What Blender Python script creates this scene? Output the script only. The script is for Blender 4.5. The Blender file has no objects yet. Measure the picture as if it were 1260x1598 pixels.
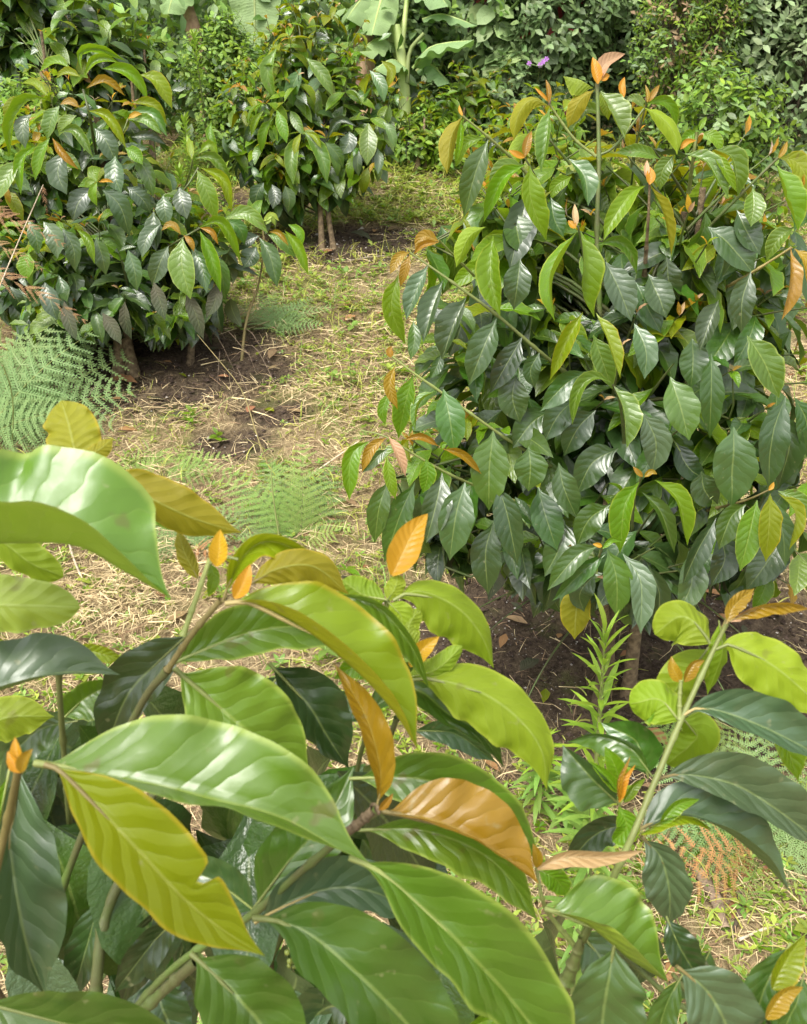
import bpy, math, random
import numpy as np
from mathutils import Vector, Matrix
random.seed(7); RNG = np.random.default_rng(7)
scene = bpy.context.scene
COL = scene.collection
rad = math.radians

# ------------------------------------------------------------ camera
PITCH = rad(28); CH = 1.6; F = 799 / math.tan(rad(30))
cam_data = bpy.data.cameras.new('camera'); cam = bpy.data.objects.new('camera', cam_data); COL.objects.link(cam)
cam.location = (0, 0, CH); cam.rotation_euler = (math.pi/2 - PITCH, 0, 0)
cam_data.sensor_fit = 'VERTICAL'; cam_data.sensor_height = 36; cam_data.lens = 18 / math.tan(rad(30))
cam_data.clip_start = 0.02; cam_data.clip_end = 600
cam_data.dof.use_dof = True; cam_data.dof.focus_distance = 1.75; cam_data.dof.aperture_fstop = 20
scene.camera = cam
# ------------------------------------------------------------ light
SUN_EL, SUN_AZ = rad(62), rad(215)      # azimuth clockwise from +Y: the sun is high, behind and left of the camera
world = bpy.data.worlds.new('World'); scene.world = world; world.use_nodes = True
wn = world.node_tree; wn.nodes.clear()
sky = wn.nodes.new('ShaderNodeTexSky'); sky.sky_type = 'NISHITA'; sky.sun_disc = False
sky.sun_elevation = SUN_EL; sky.sun_rotation = SUN_AZ; sky.air_density = 1.0; sky.dust_density = 4.0; sky.ozone_density = 1.0
hsv = wn.nodes.new('ShaderNodeHueSaturation'); hsv.inputs['Saturation'].default_value = 0.14; hsv.inputs['Value'].default_value = 1.0
bgn = wn.nodes.new('ShaderNodeBackground'); bgn.inputs['Strength'].default_value = 0.15
won = wn.nodes.new('ShaderNodeOutputWorld')
wn.links.new(sky.outputs[0], hsv.inputs['Color']); wn.links.new(hsv.outputs[0], bgn.inputs[0]); wn.links.new(bgn.outputs[0], won.inputs[0])
sun_data = bpy.data.lights.new('sun', 'SUN'); sun_data.energy = 1.5; sun_data.angle = rad(25); sun_data.color = (1, .95, .86)
sun = bpy.data.objects.new('sun', sun_data); COL.objects.link(sun)
sdir = Vector((math.sin(SUN_AZ)*math.cos(SUN_EL), math.cos(SUN_AZ)*math.cos(SUN_EL), math.sin(SUN_EL)))
sun.rotation_euler = sdir.to_track_quat('Z', 'Y').to_euler(); sun.location = (0, 0, 12)
vs = scene.view_settings; vs.view_transform = 'Standard'; vs.look = 'None'; vs.exposure = 1.18; vs.gamma = 1; vs.use_curve_mapping = False
scene.render.engine = 'CYCLES'

# ------------------------------------------------------------ pixel rays to points of the place
FW = Vector((0, math.cos(PITCH), -math.sin(PITCH))); UP = Vector((0, math.sin(PITCH), math.cos(PITCH))); RT = Vector((1, 0, 0))
CAM = Vector((0, 0, CH))
def P(px, py, d):
    px, py, d = float(px), float(py), float(d)
    return CAM + d * (FW + (px - 630) / F * RT - (py - 799) / F * UP)
def vnoise(x, y, seed=0):
    x = np.asarray(x, float); y = np.asarray(y, float)
    xi = np.floor(x); yi = np.floor(y); fx = x - xi; fy = y - yi
    def h(a, b):
        v = np.sin(a * 127.1 + b * 311.7 + seed * 74.7) * 43758.5453
        return v - np.floor(v)
    fx = fx * fx * (3 - 2 * fx); fy = fy * fy * (3 - 2 * fy)
    return (h(xi, yi) * (1 - fx) + h(xi + 1, yi) * fx) * (1 - fy) + (h(xi, yi + 1) * (1 - fx) + h(xi + 1, yi + 1) * fx) * fy - 0.5
YK = [-200, -6, 0.9, 1.95, 2.4, 2.9, 3.3, 4.6, 6.5, 8.3, 10.5, 14, 22, 60, 300]
ZK = [-30, -0.7, -0.02, 0.0, 0.10, 0.28, 0.40, 0.66, 0.87, 1.05, 1.5, 3.2, 7, 14, 40]
def gz(x, y):
    x = np.asarray(x, float); y = np.asarray(y, float)
    z = sum(np.interp(y + o, YK, ZK) for o in (-.25, -.12, 0, .12, .25)) / 5
    fade = np.clip(1.5 - np.abs(y) / 30, 0, 1)
    z = z + (0.16 * vnoise(x * .8 + 3, y * .8, 1) + 0.05 * vnoise(x * 3, y * 3, 2) + 0.022 * vnoise(x * 9, y * 9, 3) + 0.010 * vnoise(x * 27, y * 27, 4)) * fade
    return z
def ground_at(px, py):
    r = FW + (px - 630) / F * RT - (py - 799) / F * UP
    d = 0.3
    while d < 60:
        p = CAM + d * r
        if p.z < float(gz(p.x, p.y)): return Vector((p.x, p.y, float(gz(p.x, p.y))))
        d *= 1.004
    return CAM + 12 * r
def dep(p): return (p - CAM).dot(FW)
def on(x, y, dz=0): return Vector((x, y, float(gz(x, y)) + dz))

# ------------------------------------------------------------ node helpers and materials
class NT:
    def __init__(s, name):
        s.m = bpy.data.materials.new(name); s.m.use_nodes = True; s.t = s.m.node_tree; s.t.nodes.clear()
    def n(s, k, **kw):
        o = s.t.nodes.new(k)
        for a, b in kw.items(): setattr(o, a, b)
        return o
    def l(s, a, b): s.t.links.new(a, b)
    def put(s, sock, v):
        if hasattr(v, 'links') or isinstance(v, bpy.types.NodeSocket): s.l(v, sock)
        elif isinstance(v, (tuple, list)) and len(v) == 3 and sock.type == 'RGBA': sock.default_value = (*v, 1)
        else: sock.default_value = v
    def math(s, op, a, b=None, c=None, clamp=False):
        o = s.n('ShaderNodeMath', operation=op); o.use_clamp = clamp
        for i, v in enumerate((a, b, c)):
            if v is not None: s.put(o.inputs[i], v)
        return o.outputs[0]
    def ramp(s, v, a, b, x=0., y=1.):
        o = s.n('ShaderNodeMapRange'); o.interpolation_type = 'SMOOTHSTEP'
        for i, q in enumerate((v, a, b, x, y)): s.put(o.inputs[i], q)
        return o.outputs[0]
    def mix(s, f, a, b, blend='MIX'):
        o = s.n('ShaderNodeMix', data_type='RGBA', blend_type=blend); s.put(o.inputs[0], f); s.put(o.inputs[6], a); s.put(o.inputs[7], b); return o.outputs[2]
    def noise(s, scale, detail=3, vec=None, rough=.55):
        o = s.n('ShaderNodeTexNoise'); o.inputs['Scale'].default_value = scale; o.inputs['Detail'].default_value = detail; o.inputs['Roughness'].default_value = rough
        if vec is not None: s.l(vec, o.inputs['Vector'])
        return o.outputs[0]
    def rnd(s):
        a = s.n('ShaderNodeObjectInfo').outputs['Random']; b = s.n('ShaderNodeAttribute', attribute_name='rnd').outputs['Fac']
        return s.math('FRACT', s.math('ADD', a, b))
    def out(s, sh, disp=None):
        o = s.n('ShaderNodeOutputMaterial'); s.l(sh, o.inputs[0]); return s.m

def leaf_material(name, top, under, rough=.34, trans=.3, tcol=None, quilt=.5, var=.35, veins=9, rim=None, dust=None, spec=.5, spots=0):
    t = NT(name); geo = t.n('ShaderNodeNewGeometry'); uv = t.n('ShaderNodeUVMap').outputs[0]
    sx = t.n('ShaderNodeSeparateXYZ'); t.l(uv, sx.inputs[0])
    u = t.math('ABSOLUTE', t.math('MULTIPLY_ADD', sx.outputs[0], 2., -1.)); v = sx.outputs[1]
    r = t.rnd(); pos = t.n('ShaderNodeTexCoord').outputs['Object']
    wob = t.math('MULTIPLY', t.noise(30, 2, pos), 1.5)
    q = t.math('ADD', t.math('SUBTRACT', t.math('MULTIPLY', v, float(veins)), t.math('MULTIPLY', t.math('POWER', u, .8), 1.7)), t.math('ADD', wob, t.math('MULTIPLY', r, 3.)))
    fr = t.math('FRACT', q); dd = t.math('MINIMUM', fr, t.math('SUBTRACT', 1., fr))
    rib = t.ramp(u, .06, .015); lat = t.math('MULTIPLY', t.ramp(dd, .06, .01), .15)
    vein = t.math('MAXIMUM', rib, lat)
    back = geo.outputs['Backfacing']
    big = t.noise(14, 3, pos); fine = t.noise(160, 2, pos)
    c = t.mix(back, top, under)
    h = t.n('ShaderNodeHueSaturation'); t.l(c, h.inputs['Color'])
    t.l(t.math('ADD', .485, t.math('MULTIPLY', r, .03)), h.inputs['Hue'])
    r2 = t.math('FRACT', t.math('MULTIPLY', r, 7.31))
    val = t.math('ADD', 1 - var * .6, t.math('MULTIPLY', r2, var * 1.2))
    val = t.math('MULTIPLY', val, t.math('ADD', .75, t.math('MULTIPLY', big, .5)))
    t.l(val, h.inputs['Value']); c = h.outputs[0]
    c = t.mix(t.math('MULTIPLY', vein, t.math('MULTIPLY_ADD', back, .25, .40)), c, t.mix(.4, under, (.42, .5, .16)))
    if rim: c = t.mix(t.ramp(u, .86, .98, 0., .6), c, rim)
    if dust: c = t.mix(t.ramp(t.noise(9, 4, pos), .3, .62, .25, .85), c, dust)
    if spots:
        c = t.mix(t.math('MULTIPLY', t.ramp(t.noise(45, 2, pos), .68, .74), spots), c, (.12, .085, .03))
    c = t.mix(t.math('MULTIPLY', t.ramp(t.noise(95, 3, pos), .66, .76), .35), c, (.30, .28, .14))
    hgt = t.math('ADD', t.math('MULTIPLY', t.math('POWER', dd, .6), 1.), t.math('MULTIPLY', t.ramp(u, .12, 0., 0., 1.), -.6))
    hgt = t.math('ADD', hgt, t.math('MULTIPLY', big, 1.6)); hgt = t.math('ADD', hgt, t.math('MULTIPLY', fine, .12))
    b = t.n('ShaderNodeBump'); b.inputs['Strength'].default_value = quilt; b.inputs['Distance'].default_value = .004; t.l(hgt, b.inputs['Height'])
    p = t.n('ShaderNodeBsdfPrincipled'); t.l(c, p.inputs['Base Color']); t.l(b.outputs[0], p.inputs['Normal'])
    rg = t.math('ADD', t.math('MULTIPLY', fine, .12), t.math('ADD', rough - .06, t.math('MULTIPLY', back, .28)))
    t.l(rg, p.inputs['Roughness']); p.inputs['Specular IOR Level'].default_value = spec
    tr = t.n('ShaderNodeBsdfTranslucent'); t.put(tr.inputs[0], t.mix(.6, c, tcol or top, 'MIX')); t.l(b.outputs[0], tr.inputs['Normal'])
    mx = t.n('ShaderNodeMixShader'); mx.inputs[0].default_value = trans; t.l(p.outputs[0], mx.inputs[1]); t.l(tr.outputs[0], mx.inputs[2])
    return t.out(mx.outputs[0])
M = {}
M['O'] = leaf_material('old_coffee_leaf', (.036, .074, .015), (.12, .17, .04), .32, .12, (.08, .18, .03), .20, .75, spots=.2, spec=.9, veins=8)
M['D'] = leaf_material('dark_coffee_leaf', (.050, .115, .010), (.15, .22, .025), .32, .18, (.12, .28, .03), .20, .6, spots=.2, spec=.9, veins=8)
M['G'] = leaf_material('green_coffee_leaf', (.098, .178, .012), (.22, .29, .018), .36, .25, (.26, .46, .012), .30, .3, rim=(.32, .40, .07), spec=.8, spots=.5)
M['L'] = leaf_material('fresh_coffee_leaf', (.125, .235, .007), (.20, .285, .008), .35, .36, (.36, .55, .015), .28, .25, rim=(.36, .42, .04), spec=.5, spots=.35)
M['Y'] = leaf_material('yellow_coffee_leaf', (.18, .24, .006), (.24, .225, .006), .36, .36, (.48, .50, .01), .28, .2, rim=(.42, .30, .02), spec=.45, spots=.5)
M['R'] = leaf_material('bronze_coffee_leaf', (.30, .175, .010), (.36, .21, .015), .35, .32, (.64, .36, .02), .35, .2, spec=.6)
M['Q'] = leaf_material('orange_bud_leaf', (.52, .27, .015), (.54, .29, .03), .45, .35, (.95, .5, .03), .25, .15)
M['P'] = leaf_material('pale_pink_young_leaf', (.46, .29, .15), (.58, .46, .34), .5, .2, (.7, .5, .2), .3, .2)
M['S'] = leaf_material('painted_sheen_old_leaf', (.065, .115, .045), (.12, .18, .04), .42, .14, (.1, .2, .03), .30, .3, spots=.1, spec=1., veins=8)  # old leaf facing the sky: pale sheen painted into a lighter base colour
M['X'] = leaf_material('dusty_low_leaf', (.035, .06, .025), (.10, .12, .05), .6, .08, (.1, .12, .03), .4, .4, dust=(.075, .066, .04), spec=.2)
M['W'] = leaf_material('weed_leaf', (.20, .34, .06), (.28, .40, .10), .5, .35, (.4, .6, .08), .2, .5, veins=5)
M['V'] = leaf_material('ground_weed_leaf', (.30, .38, .05), (.35, .42, .10), .5, .35, (.5, .6, .06), .2, .6, veins=4)
M['fern'] = leaf_material('fern_green', (.165, .275, .080), (.22, .33, .12), .55, .3, (.2, .45, .08), .1, .4)
M['fernl'] = leaf_material('fern_light_green', (.20, .34, .06), (.28, .4, .1), .55, .35, (.35, .6, .08), .1, .4)
M['ferno'] = leaf_material('dead_fern_orange', (.55, .24, .09), (.5, .25, .12), .8, .2, (.6, .25, .06), .1, .4, spec=.1)
M['fernb'] = leaf_material('dead_fern_brown', (.34, .18, .085), (.34, .2, .11), .85, .15, (.4, .2, .08), .1, .5, spec=.1)
M['bana'] = leaf_material('banana_leaf_green', (.16, .285, .09), (.24, .36, .14), .38, .3, (.3, .5, .08), .5, .25, veins=34)
M['glos'] = leaf_material('small_glossy_leaf', (.16, .24, .085), (.2, .28, .11), .45, .2, (.15, .34, .05), .2, .8, veins=6)
M['roun'] = leaf_material('round_matte_leaf', (.27, .37, .14), (.3, .4, .18), .5, .28, (.25, .42, .06), .3, .5, veins=6)
M['redl'] = leaf_material('red_old_leaf', (.30, .045, .04), (.32, .08, .06), .5, .2, (.5, .05, .04), .3, .4, veins=6)
M['lime'] = leaf_material('lime_small_leaf', (.21, .32, .025), (.26, .38, .05), .5, .35, (.35, .6, .03), .1, .6, veins=4)
M['fgre'] = leaf_material('fine_dark_leaf', (.115, .18, .06), (.15, .22, .09), .55, .2, (.1, .25, .04), .1, .8, veins=4)
M['gryg'] = leaf_material('grey_green_leaf', (.26, .34, .16), (.3, .38, .2), .55, .28, (.2, .36, .1), .1, .6, veins=4)
M['pinkb'] = leaf_material('pinkish_small_leaf', (.30, .20, .10), (.32, .24, .13), .6, .3, (.4, .25, .1), .1, .6, veins=4)

def simple(name, col, col2=None, rough=.7, scale=40, bump=.3, spec=.3):
    t = NT(name); pos = t.n('ShaderNodeTexCoord').outputs['Object']
    nz = t.noise(scale, 5, pos); c = t.mix(t.ramp(nz, .3, .7), col, col2 or tuple(x * .55 for x in col))
    h = t.n('ShaderNodeHueSaturation'); t.l(c, h.inputs['Color']); t.l(t.math('ADD', .65, t.math('MULTIPLY', t.rnd(), .7)), h.inputs['Value'])
    b = t.n('ShaderNodeBump'); b.inputs['Strength'].default_value = bump; b.inputs['Distance'].default_value = .01; t.l(nz, b.inputs['Height'])
    p = t.n('ShaderNodeBsdfPrincipled'); t.l(h.outputs[0], p.inputs['Base Color']); t.l(b.outputs[0], p.inputs['Normal'])
    p.inputs['Roughness'].default_value = rough; p.inputs['Specular IOR Level'].default_value = spec
    return t.out(p.outputs[0])
M['bark'] = simple('coffee_bark', (.26, .19, .11), (.12, .085, .05), .85, 60, .8)
M['twig'] = simple('green_twig', (.095, .15, .03), (.10, .10, .04), .5, 30, .2, .5)
M['ytwig'] = simple('yellow_green_twig', (.22, .26, .08), (.17, .19, .06), .45, 30, .2)
M['btwig'] = simple('brown_green_twig', (.28, .22, .09), (.18, .15, .05), .5, 30, .2)
M['pale'] = simple('pale_dry_stick', (.62, .52, .38), (.4, .32, .22), .8, 80, .5)
M['stick'] = simple('brown_stick', (.30, .22, .15), (.14, .10, .07), .85, 60, .8)
M['straw'] = simple('dry_straw', (.68, .55, .31), (.42, .31, .16), .8, 12, .1)
M['strawb'] = simple('old_straw', (.36, .24, .13), (.20, .13, .08), .85, 12, .1)
M['grassy'] = leaf_material('yellow_grass_blade', (.42, .44, .09), (.45, .45, .12), .6, .35, (.6, .6, .08), .1, .5)
M['btrunk'] = simple('banana_trunk', (.36, .24, .15), (.20, .12, .075), .8, 18, .6)
M['bstalk'] = simple('banana_stalk', (.36, .42, .16), (.26, .34, .1), .45, 12, .2)
M['dkwood'] = simple('dark_wood', (.10, .075, .05), (.05, .04, .03), .9, 30, .6)
M['peb'] = simple('pale_grit', (.55, .50, .43), (.35, .31, .27), .8, 60, .3)
M['clod'] = simple('soil_crumb', (.085, .06, .045), (.045, .032, .025), .95, 90, .5, .1)
M['flower'] = simple('violet_petal', (.62, .28, .75), (.5, .2, .65), .6, 20, .1)
M['berry'] = simple('green_berry_skin', (.20, .24, .05), (.14, .17, .03), .35, 30, .1, .5)

# ------------------------------------------------------------ object helpers
def tag(o, label=None, cat=None, group=None, kind=None):
    if label: o['label'] = label
    if cat: o['category'] = cat
    if group: o['group'] = group
    if kind: o['kind'] = kind
    return o
def empty(name, loc, label=None, cat=None, group=None):
    o = bpy.data.objects.new(name, None); o.location = loc; o.empty_display_size = .1; COL.objects.link(o); return tag(o, label, cat, group)
def link(name, me, parent=None, mw=None):
    o = bpy.data.objects.new(name, me); COL.objects.link(o)
    if parent is not None:
        o.parent = parent
        if mw is not None: o.matrix_basis = Matrix.Translation(-parent.location) @ mw
    elif mw is not None: o.matrix_basis = mw
    return o
def raw_mesh(name, V, Fq, mats, uv=None, mi=None, rnd=None, smooth=True):
    """V (n,3), Fq (m,4) quads (last index repeated means triangle is not allowed) or list of arrays"""
    me = bpy.data.meshes.new(name); V = np.asarray(V, np.float32); Fq = np.asarray(Fq, np.int32); k = Fq.shape[1]; m = len(Fq)
    me.vertices.add(len(V)); me.vertices.foreach_set('co', V.ravel())
    me.loops.add(m * k); me.loops.foreach_set('vertex_index', Fq.ravel())
    me.polygons.add(m); me.polygons.foreach_set('loop_start', np.arange(m, dtype=np.int32) * k); me.polygons.foreach_set('loop_total', np.full(m, k, np.int32))
    if smooth: me.polygons.foreach_set('use_smooth', np.ones(m, bool))
    for a in (mats if isinstance(mats, (list, tuple)) else [mats]): me.materials.append(a)
    if mi is not None: me.polygons.foreach_set('material_index', np.asarray(mi, np.int32))
    me.update(calc_edges=True)
    if uv is not None:
        L = me.uv_layers.new(name='UVMap'); L.data.foreach_set('uv', np.asarray(uv, np.float32)[Fq.ravel()].ravel())
    if rnd is not None:
        at = me.attributes.new('rnd', 'FLOAT', 'POINT'); at.data.foreach_set('value', np.asarray(rnd, np.float32))
    return me
def curve_pts(pts, n):
    """Catmull-Rom through the points, n samples evenly in parameter by length"""
    pts = [np.asarray(p, float) for p in pts]
    if len(pts) == 2: pts = [pts[0], (pts[0] + pts[1]) / 2, pts[1]]
    a = [2 * pts[0] - pts[1]] + pts + [2 * pts[-1] - pts[-2]]; fine = []
    for i in range(1, len(a) - 2):
        for s in np.linspace(0, 1, 12, endpoint=False):
            p0, p1, p2, p3 = a[i-1], a[i], a[i+1], a[i+2]
            fine.append(.5 * (2*p1 + (p2-p0)*s + (2*p0-5*p1+4*p2-p3)*s*s + (3*p1-p0-3*p2+p3)*s**3))
    fine.append(pts[-1]); fine = np.array(fine)
    L = np.r_[0, np.cumsum(np.linalg.norm(np.diff(fine, axis=0), axis=1))]; t = np.linspace(0, L[-1], n)
    return np.stack([np.interp(t, L, fine[:, k]) for k in range(fine.shape[1])], 1)
def tube_data(pts, radii, sides=6, n=None, knots=0):
    n = n or max(3, 3 * len(pts) - 2); c = curve_pts(pts, n); r = np.interp(np.linspace(0, 1, n), np.linspace(0, 1, len(radii)), radii)
    if knots:
        qq = np.linspace(0, knots, n); r = r * (1 + .35 * np.exp(-((qq - np.round(qq)) / .07) ** 2) + .06 * RNG.standard_normal(n) * .5)
    T = np.gradient(c, axis=0); T /= np.linalg.norm(T, axis=1)[:, None] + 1e-9
    ref = np.array([.3, .2, 1.]) if abs(T[0][2]) < .9 else np.array([1., .2, 0])
    A = np.cross(T, ref); A /= np.linalg.norm(A, axis=1)[:, None]; B = np.cross(T, A)
    an = np.linspace(0, 2 * math.pi, sides, endpoint=False)
    V = c[:, None] + r[:, None, None] * (np.cos(an)[None, :, None] * A[:, None] + np.sin(an)[None, :, None] * B[:, None])
    i = np.arange(n - 1)[:, None] * sides; j = np.arange(sides)[None]; j2 = (j + 1) % sides
    Fq = np.stack([i + j, i + j2, i + sides + j2, i + sides + j], -1).reshape(-1, 4)
    return V.reshape(-1, 3), Fq
def tube(name, pts, radii, mat, parent=None, sides=7, knots=0, n=None, nodes=None):
    V, Fq = tube_data([tuple(p) for p in pts], radii, sides, n, knots)
    o = np.array(pts[0]); me = raw_mesh(name, V - o, Fq, mat)
    return link(name, me, parent, Matrix.Translation(Vector(pts[0])))

# leaf outline: half width against position along the leaf
PT = np.array([0, .035, .06, .11, .18, .28, .4, .52, .64, .75, .84, .905, .955, 1.])
PROF = {'a': np.array([.018, .02, .05, .27, .58, .87, 1., 1., .93, .76, .50, .24, .09, .0]),
        'o': np.array([.02, .02, .12, .42, .70, .92, 1., 1., .97, .90, .76, .58, .36, .0]),
        'r': np.array([.05, .30, .48, .68, .85, .97, 1., .98, .93, .82, .68, .52, .32, .0]),
        'n': np.array([.10, .25, .4, .6, .8, .95, 1., .95, .82, .64, .44, .28, .14, .0])}
def prof(t, k='a'):
    return sum(np.interp(np.clip(t + o, 0, 1), PT, PROF[k]) for o in (-.012, 0, .012)) / 3 * (t < 1) + 0.
def leaf_grid(n, m):
    t = np.linspace(0, 1, n + 1) ** .95; u = np.linspace(-1, 1, 2 * m + 1)
    T, U = np.meshgrid(t, u, indexing='ij'); w = 2 * m + 1
    i = np.arange(n)[:, None] * w; j = np.arange(2 * m)[None]
    # u from -1 (R side) to 1 (L side); winding gives normal = T x L
    Fq = np.stack([i + j, i + w + j, i + w + j + 1, i + j + 1], -1).reshape(-1, 4)
    UV = np.stack([(U + 1) / 2, T], -1).reshape(-1, 2)
    return T, U, Fq, UV
def traced_leaf(parent, pts, wL, wR, col, d0, d1=None, up=True, k='a', wave=.05, fold=.30, n=10, m=2, relief=0., arch=.08, notch=None, name='leaf', petiole=False, waves=3.2, buckle=.20):
    """A leaf whose midrib passes the given sight lines at real depths. wL / wR: how far each half spreads in view."""
    pts = [float(x) for x in pts.split()] if isinstance(pts, str) else list(pts)
    pp = np.array(pts).reshape(-1, 2); c = curve_pts(list(pp), n + 1); T, U, Fq, UV = leaf_grid(n, m)
    tt = T[:, 0]; Lpx = np.linalg.norm(np.diff(c, axis=0), axis=1).sum()
    if d1 is None: d1 = d0 + random.uniform(-.05, .38) * Lpx / F * d0
    cc = np.stack([np.interp(tt, np.linspace(0, 1, n + 1), c[:, q]) for q in (0, 1)], 1)
    g = np.gradient(cc, axis=0); g /= np.linalg.norm(g, axis=1)[:, None] + 1e-9
    ln = Lpx / F * d0
    d = d0 + (d1 - d0) * tt - arch * ln * np.sin(np.pi * tt)
    base = np.array([list(P(cc[i, 0], cc[i, 1], d[i])) for i in range(n + 1)])
    Ls = g[:, 1:2] * np.array(RT)[None] + g[:, 0:1] * np.array(UP)[None]
    Nc = -np.array(FW); s = d / F
    wt = max(abs(wL), abs(wR), .17 * Lpx)
    pr = prof(T, k)
    if notch is not None: pr = pr * (1 - (U > 0) * notch[1] * np.exp(-((T - notch[0]) / .022) ** 2) * np.abs(U) ** .5)
    W = np.where(U >= 0, wL, wR)
    def zc(w, other):
        z = math.sqrt(max(wt * wt - w * w, 0)); z = min(z, .85 * wt)
        if w < 0: return z
        if other < 0: return -max(z, fold * wt)
        return max(z * .75, fold * wt) * (1 if up else -1)
    Z = np.where(U >= 0, zc(wL, wR), zc(wR, wL)); a = np.abs(U)
    ph = random.uniform(0, 6.28); ph2 = random.uniform(0, 6.28)
    wv = wave * wt * 2 * (np.sin(2 * np.pi * waves * T + ph + U * .8) + .5 * np.sin(2 * np.pi * waves * 1.9 * T + ph2 - U)) * a ** 2 * np.clip(np.sin(np.pi * T) * 1.6, 0, 1)
    lat = U * W * (1 - .06 * a) * pr
    lat = lat + np.sign(U) * W / wt * .35 * wv * pr
    zz = Z * (a ** 1.25) * pr + wv * pr
    lo = vnoise(T * 3.1 + ph * 9, U * 1.6 + ph2 * 5, 3) + .5 * vnoise(T * 7.3 + ph2 * 9, U * 3 + ph * 5, 8); zz = zz + buckle * wt * lo * pr
    q = T * 9 - a * 1.5 + ph + .35 * np.sin(T * 7 + ph2); fr = q - np.floor(q); ddq = np.minimum(fr, 1 - fr)
    zz = zz + (1 if up else -1) * relief * wt * (np.sqrt(ddq * 2) - .5) * pr * np.clip(a * 4, 0, 1) * (1 - a ** 3)
    V = base[:, None, :] + (lat * s[:, None])[..., None] * Ls[:, None, :] + (zz * s[:, None])[..., None] * Nc[None, None, :]
    if not up: Fq = Fq[:, ::-1]
    V = V.reshape(-1, 3); mats = [M[col]]; mi = None
    if petiole:
        k8 = max(2, int(n * .09)); r0 = wt * s[0] * .045
        pv, pf = tube_data([tuple(base[0]), tuple(base[k8 // 2]), tuple(base[k8]), tuple(base[min(n, k8 * 4)])], [r0 * 1.15, r0, r0 * .9, r0 * .25], 6, 9)
        mi = np.r_[np.zeros(len(Fq), int), np.ones(len(pf), int)]
        UV = np.r_[UV, np.full((len(pv), 2), .5)]; Fq = np.r_[Fq, pf + len(V)]; V = np.r_[V, pv]; mats.append(M['ytwig'] if col in 'GLDO' else M['btwig'])
    o = base[0]
    me = raw_mesh(name, V - o, Fq, mats, uv=UV, mi=mi)
    return link(name, me, parent, Matrix.Translation(Vector(o)))
def rows(parent, text, d, **kw):
    """rows 'midrib points | wL wR | colour face [profile] [depth offset]'"""
    for ln in text.strip().splitlines():
        ln = ln.strip()
        if not ln: continue
        a, b, c = ln.split('|'); wl, wr = [float(x) for x in b.split()]; cs = c.split(); k2 = dict(kw)
        col = cs[0][0]; up = not cs[0].endswith('d'); off = 0.
        for e in cs[1:]:
            if e in PROF: k2['k'] = e
            else: off = float(e)
        traced_leaf(parent, a, wl, wr, col, d + off, up=up, **k2)
def stem(parent, text, r, mat, sides=7, name='branch', dflt=None):
    v = [float(x) for x in text.split()]; pts = [P(v[i], v[i+1], v[i+2]) for i in range(0, len(v), 3)]
    return tube(name, pts, r, M[mat], parent, sides, max(2, len(pts)) , 14 * len(pts))

# ---- leaf templates: base at origin, along +Y, upper face +Z, length 1
TPL = {}
def template(kind, var):
    key = (kind, var)
    if key in TPL: return TPL[key]
    st = np.random.default_rng(hash(kind) % 1000 + var * 17 if False else sum(map(ord, kind)) + var * 17)
    n, m, ar, bend, wave, fold, pk = dict(coffee=(8, 2, .21, None, .05, .35, 'a'), low=(5, 1, .21, None, .0, .3, 'a'), round=(4, 1, .33, .3, .0, .15, 'r'),
        small=(3, 1, .24, .4, .0, .2, 'n'), tiny=(2, 1, .22, .3, .0, .2, 'n'), lance=(5, 1, .07, .7, .0, .15, 'n'), blade=(5, 1, .02, .9, 0, .1, 'n'))[kind]
    if bend is None: bend = [.25, .7, 1.15, 1.6, .5, .95][var % 6]
    T, U, Fq, UV = leaf_grid(n, m); tt = T[:, 0]; ang = -bend * tt
    step = np.r_[0, np.diff(tt)]; y = np.cumsum(np.cos(ang) * step); z = np.cumsum(np.sin(ang) * step)
    a = np.abs(U); pr = prof(T, pk); ph = st.uniform(0, 6.28); side = st.uniform(-.12, .12)
    wv = wave * ar * 3 * np.sin(2 * np.pi * 3 * T + ph + U) * a ** 2
    X = U * ar * pr * math.cos(fold) + side * T ** 2; H = (a * ar * math.sin(fold) + wv) * pr
    V = np.stack([X, y[:, None] - np.sin(ang)[:, None] * H, z[:, None] + np.cos(ang)[:, None] * H], -1).reshape(-1, 3)
    TPL[key] = (V, Fq[:, ::-1], UV)   # X = U is to the right of +Y, so flip for +Z normals
    return TPL[key]
MC = {}
def tpl_mesh(kind, var, col, name='leaf'):
    key = (kind, var, col)
    if key not in MC: V, Fq, UV = template(kind, var); MC[key] = raw_mesh(name, V, Fq, M[col], uv=UV)
    return MC[key]
def frame(loc, ydir, zhint, s, ws=1.):
    y = Vector(ydir).normalized(); x = y.cross(Vector(zhint))
    if x.length < 1e-4: x = y.cross(Vector((.3, .9, .1)))
    x.normalize(); z = x.cross(y)
    return Matrix(((x.x*s*ws, y.x*s, z.x*s, loc[0]), (x.y*s*ws, y.y*s, z.y*s, loc[1]), (x.z*s*ws, y.z*s, z.z*s, loc[2]), (0, 0, 0, 1)))
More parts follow.
